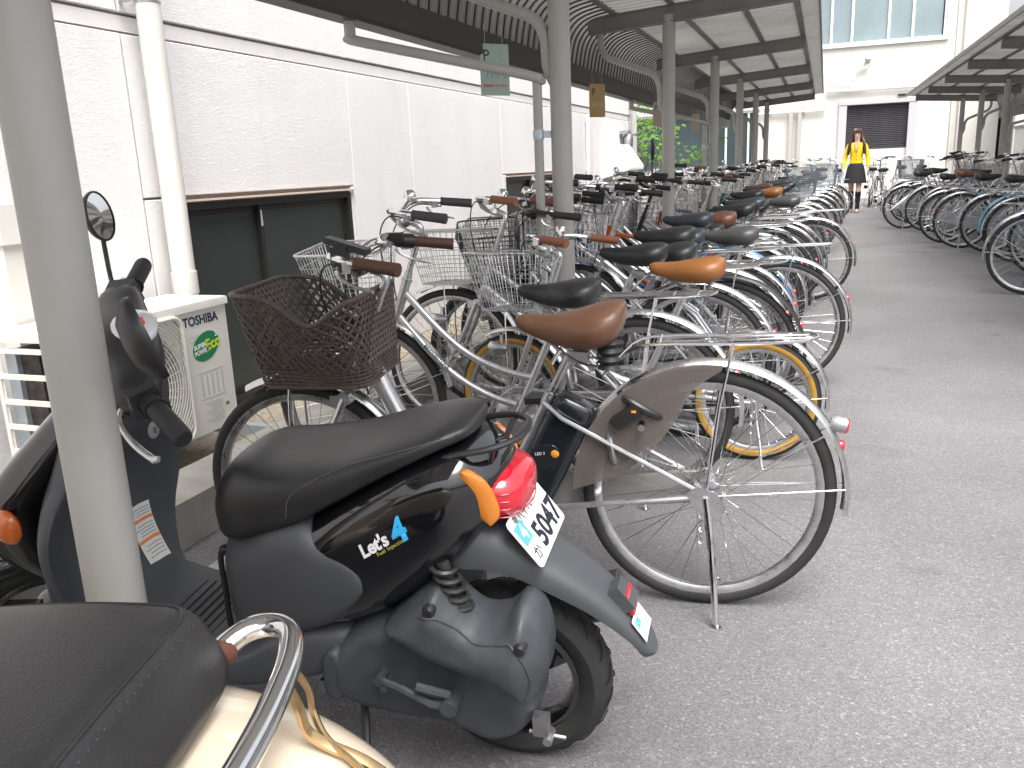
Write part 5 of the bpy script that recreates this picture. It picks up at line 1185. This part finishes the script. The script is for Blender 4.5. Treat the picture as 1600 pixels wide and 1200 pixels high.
    for y, x, hx, z0, z1 in smooth([(-.205, .775, .022, .858, .902), (-.17, .785, .042, .838, .918), (-.10, .79, .054, .822, .922), (0, .80, .074, .808, .930), (.10, .79, .054, .822, .922), (.17, .785, .042, .838, .918), (.205, .775, .022, .858, .902)], 4):
        r = []
        for j in range(22):
            a = 2*math.pi*j/22; c_, s_ = math.cos(a), math.sin(a); e = 2.8
            r.append((x+hx*math.copysign(abs(c_)**(2/e), c_), y, (z0+z1)/2+(z1-z0)/2*math.copysign(abs(s_)**(2/e), s_)))
        cw.append(r)
    cowl = MB().loft(cw).build('handlebar_cowl', m_blackpl, t, SH, sharp=60)
    MB().sphere((.850, 0, .862), .070, 20, 12, (.6, 1.05, .8)).build('headlamp', m_clear, t, SH)
    MB().sphere((.768, 0, .914), .062, 20, 12, (.80, 1.05, .36)).build('meter_glass', mat('meter_glass', (.62, .63, .66), .08, coat=1.), t, SH)
    MB().box((.755, .02, .9355), (.03, .006, .004)).box((.745, .012, .9355), (.006, .02, .003)).build('meter_needle', mat('needle_red', (.8, .06, .03), .3), t, SH)
    for s in (-1, 1):
        gp_ = MB(); gp_.tube([(.772, s*.195, .880), (.758, s*.225, .880), (.728, s*.315, .874), (.725, s*.322, .873)], [.024, .0185, .0185, .0165], 14); gp_.tube([(.758, s*.222, .880), (.757, s*.228, .880)], .023, 14); gp_.build('grip', m_rubber, t, SH)
        MB().box((.778, s*.185, .885), (.06, .055, .055), Matrix.Rotation(s*R(18), 3, 'Z'), taper=.85).build('switch_box', m_blackpl, t, SH)
        MB().tube(smooth([(.805, s*.165, .872), (.825, s*.20, .862), (.812, s*.26, .852), (.785, s*.315, .848), (.775, s*.325, .850)], 4), [.008]*5+[.0062]*8+[.0075]*4, 8, flat=.6).build('brake_lever', m_chrome_sat, t, SH)
    # mirrors: round heads on thin stems
    def mirror(base, elbow, head, nrm, glass, sc_=1.):
        M = MB(); M.tube(smooth([base, elbow, head], 5), .0055, 8); M.sphere(base, .016, 10, 8, (1, 1, 1.5)); so = M.build('mirror_stem', m_blackpl, t)
        n = Vector(nrm).normalized(); u = n.orthogonal().normalized(); F = frame_m(head, u, n.cross(u)); F = frame_m(head, (Vector((0, 0, 1))-n*n.z).cross(n), Vector((0, 0, 1))-n*n.z)
        sh = MB(); sh.lathe([(.0, -.032), (.030, -.028), (.052, -.012), (.058, .0), (.057, .006), (.053, .006)], 26); hd = sh.build('mirror_head', m_blackpl, t, F @ Matrix.Scale(1.15, 4, (0, 1, 0)) @ Matrix.Scale(sc_, 4))
        MB().lathe([(.053, .004), (.0, .005)], 26).build('mirror_glass', glass, hd)
    mg_ = mat('mirror_glass', (.9, .9, .9), .03, 1.)
    mirror((.860, -.125, .905), (1.01, -.285, .945), (1.015, -.30, 1.085), (-1.0, -.15, .12), mg_, .88)
    mirror((.600, .150, .908), (.50, .26, .955), (.415, .345, 1.005), (-.75, -.75, .25), mg_)
build_scooter()
# ================================================================== cream scooter at the lower left
CS = thing('motor_scooter', 'cream retro scooter with black seat and chrome grab rail, nearest in the corner', 'scooter', (-.578, .430, 0), rz=R(196))
m_cream = mat('cream_paint', (.77, .66, .52), .16, coat=.9, noise=.02, nscale=3)
def build_cream():
    t = CS
    body([(-.335, .03, .42, .50, 2.2, 2.2, 0), (-.315, .11, .37, .570, 2.6, 2.4, 0), (-.26, .18, .32, .632, 3.0, 2.6, 0), (-.17, .228, .29, .674, 3.3, 2.8, 0), (-.06, .252, .27, .698, 3.5, 3, 0), (.08, .258, .27, .704, 3.5, 3, 0), (.22, .242, .27, .696, 3.4, 3, 0), (.40, .19, .27, .665, 3, 3, 0), (.52, .15, .27, .61, 3, 3, 0), (.57, .12, .28, .56, 3, 3, 0)], 6, 44).build('rear_body', m_cream, t, sharp=60)
    seat = body([(-.100, .120, .708, .722, 4, 5, 0), (-.093, .150, .702, .738, 4.5, 6, 0), (-.078, .160, .700, .762, 5, 8, 0), (-.062, .163, .699, .782, 6, 8, 0), (-.03, .164, .696, .790, 6, 8, 0), (.10, .165, .684, .792, 6, 8, 0), (.26, .163, .676, .776, 5.5, 8, 0), (.42, .148, .660, .760, 4.5, 6, 0), (.54, .12, .640, .740, 4, 5, 0), (.60, .08, .625, .70, 3.5, 4, 0), (.615, .04, .64, .68, 3, 3, 0)], 6, 56).build('seat', m_vinyl, t, sharp=60)
    # piping and stitches along the shoulder
    P = smooth([(.50, -.122, .742), (.40, -.143, .760), (.20, -.155, .772), (.05, -.154, .778), (-.03, -.150, .776), (-.058, -.135, .775), (-.062, -.06, .780), (-.062, 0, .781), (-.062, .06, .780), (-.058, .135, .775), (-.03, .150, .776), (.05, .154, .778), (.20, .155, .772), (.40, .143, .760), (.50, .122, .742)], 5)
    b3 = bmesh.new(); b3.from_mesh(seat.data); tr3 = BVHTree.FromBMesh(b3)
    def snap(q, off): h = tr3.find_nearest(Vector(q)); return h[0]+h[1]*off
    MB().tube([tuple(snap(q, .0004)) for q in P], .0022, 6).build('piping', m_vinyl, seat)
    sm = MB()
    Q = smooth([tuple(p) for p in P], 2)
    for a, b in zip(Q[::2], Q[1::2]):
        dq = Vector((-.010, 0, -.006)) if a[0] < -.04 else Vector((0, 0, -.010)); a2, b2 = Vector(a)+dq, Vector(a).lerp(Vector(b), .35)+dq; sm.tube([tuple(snap(a2, .0006)), tuple(snap(b2, .0006))], .0009, 4)
    sm.build('stitching', mat('stitch_dark', (.06, .06, .065), .6), seat)['kind'] = 'stuff'
    rail = smooth([(-.045, -.120, .690), (-.075, -.150, .722), (-.10, -.178, .738), (-.128, -.186, .742), (-.152, -.168, .742), (-.166, -.12, .741), (-.172, -.06, .740), (-.174, 0, .740), (-.172, .06, .740), (-.166, .12, .741), (-.152, .168, .742), (-.128, .186, .742), (-.10, .178, .738), (-.075, .150, .722), (-.045, .120, .690)], 6)
    gr = MB().tube(rail, .0125, 14).build('grab_rail', m_chrome, t)
    m_brown = mat('heat_stained_chrome', (.42, .29, .15), .18, .9, noise=.35, nscale=18)
    for s in (-1, 1):
        for k in (0, 1): MB().tube(smooth([(-.168, s*(.10+.022*k), .735), (-.180, s*(.096+.030*k), .708), (-.184, s*(.098+.024*k), .685), (-.200, s*(.10+.006*k), .668), (-.235, s*(.10-.012*k), .650), (-.262, s*(.098-.03*k), .630)], 4), .0062, 8, flat=.6).build('rail_stay', m_brown, gr)
        MB().sphere((-.085, s*.158, .728), .0145, 10, 8, (1.1, .8, .95)).build('rust_spot', mat('rust', (.10, .035, .02), .8), gr)
    body([(-.352, .02, .47, .53, 2.2, 2.2, 0), (-.345, .06, .45, .55, 2.5, 2.5, 0), (-.31, .075, .44, .57, 2.6, 2.6, 0), (-.27, .07, .45, .57, 2.6, 2.6, 0)], 4, 20).build('tail_lamp', m_red_lens, t)
    body([(.30, .10, .18, .30, 3, 3, 0), (.42, .17, .17, .32, 5, 4, 0), (.56, .20, .165, .26, 6, 4, 0), (.80, .20, .165, .255, 6, 4, 0), (.92, .17, .18, .29, 4, 4, 0)], 4, 24).build('floorboard', m_cream, t)
    sv = sec_z([(.20, .93, .16, .04, 4), (.35, .985, .20, .035, 4), (.50, .97, .215, .035, 4), (.65, .92, .19, .04, 4), (.78, .86, .12, .05, 3.5), (.86, .83, .08, .05, 3)], 4, 30); sv.v = [(x-.5*max(0, abs(y)-.08), y, z) for x, y, z in sv.v]; sv.build('leg_shield', m_cream, t)
    moto_wheel(t, Matrix.Translation((0, 0, .2))); moto_wheel(t, Matrix.Translation((1.17, 0, .2)))
    MB().tube([(1.17, .07, .2), (1.03, .05, .55), (.86, .0, .86)], .018, 8).tube([(1.17, -.07, .2), (1.03, -.05, .55), (.86, 0, .86)], .018, 8).build('front_fork', m_steel, t)
    b = MB(); b.lathe([(.235, -.055), (.245, -.04), (.25, 0), (.245, .04), (.235, .055)], 20, 'y', (1.17, 0, .2), R(10), R(165)); b.build('front_mudguard', m_cream, t)
    MB().sphere((.84, 0, .93), .085, 18, 10, (1.1, 1.2, .85)).build('handlebar_cowl', m_cream, t)
    MB().sphere((.93, 0, .93), .06, 16, 10, (.5, 1, 1)).build('headlamp', m_clear, t)
    for s in (-1, 1): MB().tube([(.84, s*.08, .95), (.80, s*.2, .96), (.76, s*.33, .95)], [.014, .014, .018], 10).build('grip', m_rubber, t)
    bx = MB(); bx.box((.18, 0, .24), (.36, .22, .16)); bx.cyl((.0, -.1, .2), (.0, .1, .2), .07, n=16); bx.build('engine_block', m_engine, t)
    MB().tube([(.45, 0, .18), (.40, .16, .02), (.40, .18, .006)], .009, 8).tube([(.45, 0, .18), (.40, -.16, .02), (.40, -.18, .006)], .009, 8).build('centre_stand', m_blackpl, t)
build_cream()

# ================================================================== air conditioner
AC = thing('air_conditioner', 'white air conditioner outdoor unit with round fan grille against the wall', 'air conditioner', (-2.40, 2.56, .15))
def build_ac():
    t = AC; Y0, Y1, D, H = -.435, .435, .30, .555      # local: front face at x=0, back at x=-D
    # casing: open at the -y end and at the fan
    b = MB()
    yc, zc, rf = -.115, .265, .235
    # front plate with a round opening, built as a ring of quads between circle and rectangle
    n = 48; inner = [(yc+rf*math.cos(2*math.pi*i/n), zc+rf*math.sin(2*math.pi*i/n)) for i in range(n)]
    def to_rect(i):
        a = 2*math.pi*i/n; c, s = math.cos(a), math.sin(a)
        ky = ((Y1 if c > 0 else Y0)-yc)/c if abs(c) > 1e-6 else 1e9; kz = ((H-.03 if s > 0 else .0)-zc)/s if abs(s) > 1e-6 else 1e9; k = min(ky, kz); return (yc+k*c, zc+k*s)
    outer = [to_rect(i) for i in range(n)]
    corners = [(Y0, 0), (Y1, 0), (Y1, H-.03), (Y0, H-.03)]
    for q in corners:
        i = min(range(n), key=lambda i: (outer[i][0]-q[0])**2+(outer[i][1]-q[1])**2); outer[i] = q
    vs = [(0, y, z) for y, z in inner]+[(0, y, z) for y, z in outer]+[(-.06, y, z) for y, z in inner]
    fs = [(i, (i+1) % n, n+(i+1) % n, n+i) for i in range(n)]+[(i, (i+1) % n, 2*n+(i+1) % n, 2*n+i) for i in range(n)]
    b.add(vs, fs)
    b.add([(0, Y1, 0), (-D, Y1, 0), (-D, Y1, H-.03), (0, Y1, H-.03)], [(0, 1, 2, 3)]); b.add([(0, Y0, 0), (-D, Y0, 0), (-D, Y1, 0), (0, Y1, 0)], [(0, 1, 2, 3)])
    b.add([(0, Y0, 0), (-.05, Y0, 0), (-.05, Y0, H-.03), (0, Y0, H-.03)], [(0, 1, 2, 3)]); b.add([(-D, Y0, 0), (-D+.02, Y0, 0), (-D+.02, Y0, H-.03), (-D, Y0, H-.03)], [(0, 1, 2, 3)])
    b.build('casing', m_acwhite, t)
    tp = MB(); o = [(-D-.008, Y0-.008), (.010, Y0-.008), (.010, Y1+.008), (-D-.008, Y1+.008)]
    tp.loft([[(x, y, z) for x, y in [(q[0]*k+(1-k)*-D/2, q[1]*k) for q in o]] for z, k in ((H-.034, 1), (H-.006, 1), (H, .985), (H+.001, .97))]); tp.build('lid', m_acwhite, t)
    MB().box((-.20, .0, .26), (.10, .78, .46)).build('coil', mat('coil_fins', (.07, .06, .058), .6, .3, noise=.4, nscale=30), t)
    MB().box((-.26, Y0+.035, .26), (.05, .02, .46)).build('coil_edge', m_galv, t)
    # fan grille
    fr = MB(); r = rf+.012; sq = []
    for cy, cz, a0 in ((1, 1, 0), (-1, 1, 90), (-1, -1, 180), (1, -1, 270)):
        for k in range(6): q = R(a0+18*k); sq.append((.014, yc+cy*(rf+.02-.05)+.05*math.cos(q), zc+cz*(rf+.015-.05)+.05*math.sin(q)))
    fr.tube(sq, .010, 8, True)
    g = fr.build('fan_grille', m_acwhite, t)
    rg = MB(); k = 0; rr = .045
    while rr < rf*1.36:
        pts = []
        for i in range(64):
            a = 2*math.pi*i/64; y, z = rr*math.cos(a), rr*math.sin(a); L_, K_ = rf+.015, rf+.010
            if rr > rf: y = max(-L_, min(L_, y)); z = max(-K_, min(K_, z))
            pts.append((.020+.006*(1-min(1, rr/rf)), yc+y, zc+z))
        rg.tube(pts, .0024, 5, True); rr += .0155
    for i in range(36):
        a = 2*math.pi*i/36; r1 = min(rf*1.32, (rf+.012)/max(abs(math.cos(a)), abs(math.sin(a)))); rg.tube([(.016, yc+.05*math.cos(a), zc+.05*math.sin(a)), (.013, yc+r1*math.cos(a), zc+r1*math.sin(a))], .0016, 4)
    rg.lathe([(0, .03), (.04, .028), (.045, .016)], 18, 'x', (0, yc, zc)); rg.build('grille_wires', m_acwhite, g)
    fan = MB(); fan.lathe([(0, -.03), (.05, -.035), (.06, -.06), (.0, -.08)], 18, 'x', (0, yc, zc))
    for q in range(3):
        a = 2*math.pi*q/3; pts = []
        for rr_, w, tw in ((.05, .5, .5), (.14, .55, .5), (.21, .5, .45)):
            pts.append([(-.06-.03, yc+rr_*math.cos(a-w), zc+rr_*math.sin(a-w)), (-.04, yc+rr_*math.cos(a+w), zc+rr_*math.sin(a+w)), (-.044, yc+rr_*math.cos(a+w), zc+rr_*math.sin(a+w)), (-.095, yc+rr_*math.cos(a-w), zc+rr_*math.sin(a-w))])
        fan.loft(pts)
    fan.build('fan', m_dark, t)
    # guard bars over the coil at the near end
    for i in range(6): MB().box((-.165, Y0-.003, .03+.092*i), (.25, .010, .018)).build('guard_bar', m_acwhite, t)
    for x in (-.045, -.292): MB().box((x, Y0-.004, .26), (.016, .012, .50)).build('guard_upright', m_acwhite, t)
    # lettering and badges on the front
    navy = mat('brand_navy', (.02, .03, .10), .4); xf = .0012
    lettering('TOSHIBA', .052, navy, (xf, .165, .462), (0, 1, 0), (0, 0, 1), t, bold=.0012)
    el = MB(); o = [(.085*math.cos(a)*1.0, .058*math.sin(a)) for a in [2*math.pi*i/32 for i in range(32)]]; cr, sr = math.cos(R(18)), math.sin(R(18))
    el.loft([[(xx, .285+y*cr-z*sr, .365+y*sr+z*cr) for y, z in o] for xx in (.0004, .0012)]); badge = el.build('badge', mat('badge_green', (.02, .22, .09), .4), t)
    wt = mat('badge_white', (.8, .82, .8), .4); yl = mat('badge_lime', (.62, .72, .06), .4); dy = (0, 1, .12)
    lettering('SUPER', .026, wt, (.0016, .212, .358), dy, (0, -.1, 1), badge, bold=.001, extrude=.0003); lettering('POWER', .026, wt, (.0016, .212, .332), dy, (0, -.1, 1), badge, bold=.001, extrude=.0003)
    lettering('Eco', .064, yl, (.0016, .284, .345), dy, (0, 0, 1), badge, bold=.0018, extrude=.0003); lettering('3', .034, wt, (.0016, .345, .395), dy, (0, 0, 1), badge, bold=.001, extrude=.0003)
    dg = MB()
    for k in range(3): dg.lathe([(.011, .0003), (.013, .0010), (.015, .0003)], 12, 'x', (0, .205+.016*k, .405-.02*(k % 2)))
    dg.build('badge_face', mat('badge_grey', (.5, .5, .48), .5), badge)
    pr = MB(); ink = mat('faint_print', (.50, .49, .47), .5)
    for k in range(5): pr.box((.0006, .235+.032*k, .20), (.0008, .008, .09))
    pr.box((.0006, .30, .258), (.0008, .16, .004)); pr.box((.0006, .30, .145), (.0008, .15, .004))
    for k in range(8): pr.box((.0006, .29+.01*(k % 3), .125-.012*k), (.0008, .11-.018*(k % 3), .0035))
    pr.build('printed_panel', ink, t); MB().box((.0006, .375, .095), (.0010, .022, .014)).build('eac_mark', mat('mark_ink', (.15, .15, .15), .5), t)
    # galvanised arms under the unit
    for y, L in ((-.33, .34), (.40, .30)):
        q = MB(); q.box((-D/2+.05, y, -.024), (.62, .042, .040)); q.box((-D-.07, y, -.02), (.03, .05, .22)); q.build('bracket_arm', m_galv, t)
    MB().box((-.10, Y0-.05, -.05), (.05, .18, .06)).box((-.06, Y0-.06, -.10), (.012, .05, .16)).build('bracket_clip', m_galv, t)
build_ac()

# ================================================================== the woman walking
def skin_mesh(verts, edges, radii, root, lv=2):
    me = bpy.data.meshes.new('figure'); me.from_pydata(verts, edges, []); o = bpy.data.objects.new('figure', me); COL.objects.link(o)
    m = o.modifiers.new('s', 'SKIN'); m.use_smooth_shade = True
    for v, r in zip(me.skin_vertices[0].data, radii): v.radius = r if isinstance(r, tuple) else (r, r)
    me.skin_vertices[0].data[root].use_root = True
    s = o.modifiers.new('d', 'SUBSURF'); s.levels = lv; s.render_levels = lv
    dg = bpy.context.evaluated_depsgraph_get(); out = bpy.data.meshes.new_from_object(o.evaluated_get(dg)); bpy.data.objects.remove(o); out.shade_smooth(); out.materials.clear(); return out
PW = thing('person', 'woman in yellow cardigan, black skirt and black knee socks walking up the alley', 'person', (.60, 19.5, 0), rz=R(-5))
def build_person():
    t = PW   # faces -y
    skin = mat('skin', (.62, .40, .31), .5, noise=.04); V = []; E = []; Rr = []
    def add(p, r, link_=None):
        V.append(p); Rr.append(r); i = len(V)-1
        if link_ is not None: E.append((link_, i))
        return i
    pel = add((0, 0, .92), (.13, .10)); wa = add((0, .01, 1.06), (.105, .08), pel); ch = add((0, .0, 1.22), (.125, .09), wa); sh = add((0, .01, 1.34), (.10, .07), ch); nk = add((0, -.005, 1.425), .047, sh)
    hd0 = add((0, -.012, 1.475), (.058, .066), nk); hd1 = add((0, -.012, 1.56), (.072, .086), hd0); hd2 = add((0, -.002, 1.625), (.060, .072), hd1)
    for s in (-1, 1):
        a = add((s*.148, .01, 1.36), .045, sh); el = add((s*.215, .02, 1.11), .036, a); wr = add((s*.235, -.05, .895), .025, el); pm = add((s*.238, -.06, .84), (.018, .035), wr)
        for k in range(4): f1 = add((s*.236-.0, -.085+.018*k, .795), .009, pm); add((s*.228, -.083+.016*k, .755+.008*abs(k-1)), .007, f1)
        th = add((s*.225, -.098, .83), .010, pm); add((s*.218, -.108, .795), .008, th)
        fwd_ = .10 if s > 0 else -.12
        hp = add((s*.085, 0, .84), (.088, .09), pel); kn = add((s*.075, -fwd_*.75, .47), .054, hp); cf = add((s*.072, -fwd_*.6+.02, .33), .050, kn); an = add((s*.07, -fwd_*.85+.04, .075), .032, cf); add((s*.07, -fwd_*.85-.0, .032), (.030, .028), an); 
        add((s*.075, -fwd_*.85-.12, .022), (.03, .018), len(V)-1)
    b_ = link('body', skin_mesh(V, E, Rr, pel), t, None, skin)
    # face
    fc = MB(); fc.sphere((0, -.102, 1.545), .013, 10, 8, (.7, 1, 1.3)); fc.build('nose', skin, b_)
    for s in (-1, 1): MB().sphere((s*.028, -.088, 1.567), .010, 10, 6, (1.2, .5, .6)).build('eye', mat('eye_dark', (.03, .02, .02), .3), b_)
    MB().sphere((0, -.092, 1.515), .012, 10, 6, (1.6, .5, .5)).build('mouth', mat('lips', (.45, .14, .13), .4), b_)
    # hair: cap with fringe and long locks
    hair = mat('brown_hair', (.055, .022, .018), .45, noise=.4, nscale=25); h = MB()
    h.sphere((0, .030, 1.61), .094, 20, 14, (.93, .98, .92)); hb_ = h
    for k in range(9): x = -.066+.0165*k; h.tube(smooth([(x*.7, -.045, 1.685), (x*.95, -.080, 1.65), (x*1.05, -.090, 1.612-.006*abs(k-4))], 3), [.014]*4+[.009]*3, 6)
    for s in (-1, 1):
        for k in range(9):
            yy = -.040+.018*k; a = rng.uniform(-.02, .02); h.tube(smooth([(s*.072, yy*.7+.01, 1.63), (s*(.094+.003*k), yy, 1.50), (s*(.108+.05*rng.random()), yy-.03+a, 1.36), (s*(.115+.06*rng.random()), yy-.05+a, 1.22-.06*rng.random())], 4), [.018]*5+[.024]*4+[.019]*3+[.007], 6)
    for k in range(8): x = -.07+.02*k; h.tube(smooth([(x, .08, 1.62), (x*1.1, .10, 1.46), (x*1.3, .105, 1.24)], 4), [.024]*5+[.018]*3+[.006], 6)
    h.build('hair', hair, b_)
    # cardigan: torso and sleeves grown together, slightly outside the body
    V2, E2, R2 = [], [], []
    def a2(p, r, l=None):
        V2.append(p); R2.append(r); i = len(V2)-1
        if l is not None: E2.append((l, i))
        return i
    hm = a2((0, 0, .875), (.172, .135)); w = a2((0, .005, 1.05), (.124, .098), hm); c = a2((0, -.004, 1.22), (.148, .116), w); sh2 = a2((0, .008, 1.365), (.118, .080), c)
    for s in (-1, 1):
        a = a2((s*.156, .01, 1.362), .054, sh2); e = a2((s*.222, .02, 1.11), .048, a); a2((s*.238, -.045, .90), .036, e)
    yel = mat('yellow_knit', (.80, .58, .015), .8, bump=.5, bscale=90, noise=.06)
    cg = link('cardigan', skin_mesh(V2, E2, R2, hm), t, None, yel)
    # neckline: pale top in the open V, buttons
    MB().add([(-.035, -.118, 1.385), (.035, -.118, 1.385), (.052, -.100, 1.40), (0.0, -.129, 1.255), (-.052, -.100, 1.40)], [(3, 1, 2), (3, 0, 1), (3, 4, 0)]).build('neck_opening', skin, cg)
    MB().tube(smooth([(-.05, -.085, 1.40), (-.03, -.120, 1.31), (0, -.126, 1.25)], 3), .006, 5).tube(smooth([(.05, -.085, 1.40), (.03, -.120, 1.31), (0, -.126, 1.25)], 3), .006, 5).build('collar_edge', mat('knit_edge', (.55, .36, .03), .8), cg)
    for k in range(5): MB().sphere((0.004, -.122+.014*abs(k-1), 1.22-.075*k), .009, 8, 6).build('button', mat('button_brown', (.12, .05, .02), .4), cg)
    MB().box((0, -.118, .884), (.07, .02, .022)).build('shirt_hem', mat('shirt_grey', (.40, .40, .40), .8), cg)
    sk = MB(); rings = []
    for z, rx, ry in smooth([(1.0, .128, .105), (.93, .156, .126), (.86, .174, .138), (.76, .195, .160), (.66, .212, .178), (.60, .220, .186)], 3):
        rings.append([(rx*math.cos(2*math.pi*i/40)*(1+.035*math.sin(i*math.pi/2.5)*(1-z)), ry*math.sin(2*math.pi*i/40)*(1+.035*math.sin(i*math.pi/2.5)*(1-z)), z) for i in range(40)])
    sk.loft(rings, False); sk.build('skirt', mat('black_cloth', (.012, .012, .013), .8, bump=.3, bscale=120), t)
    for s in (-1, 1):
        fwd_ = .10 if s > 0 else -.12
        P = [(s*.075, -fwd_*.74, .435), (s*.073, -fwd_*.62+.014, .36), (s*.072, -fwd_*.6+.02, .32), (s*.071, -fwd_*.72+.03, .20), (s*.07, -fwd_*.85+.04, .07)]
        MB().tube(smooth(P, 4), [.058]*4+[.0585]*4+[.052]*4+[.042]*4+[.038], 14).build('knee_sock', mat('black_knit', (.010, .010, .011), .85), t)
        sb = MB(); y0 = -fwd_*.85; sb.loft([sring(x_, w_, 0.0, z_, 2.4, 14, 5) for x_, w_, z_ in smooth([(-.07, .012, .05), (-.06, .03, .075), (-.02, .036, .085), (.03, .038, .065), (.09, .040, .05), (.135, .030, .04), (.15, .008, .022)], 3)])
        sb.v = [(y_+s*.07, -x_+y0+.035, z_) for x_, y_, z_ in sb.v]; sb.build('shoe', mat('tan_shoe', (.30, .15, .06), .5), t)
build_person()
tag(MB().box((.60+.238, 19.5-.10, .80), (.012, .075, .14)).build('mobile_phone', mat('phone_blue', (.12, .30, .42), .2)), 'pale blue mobile phone held in the walking woman\'s hand', 'phone')
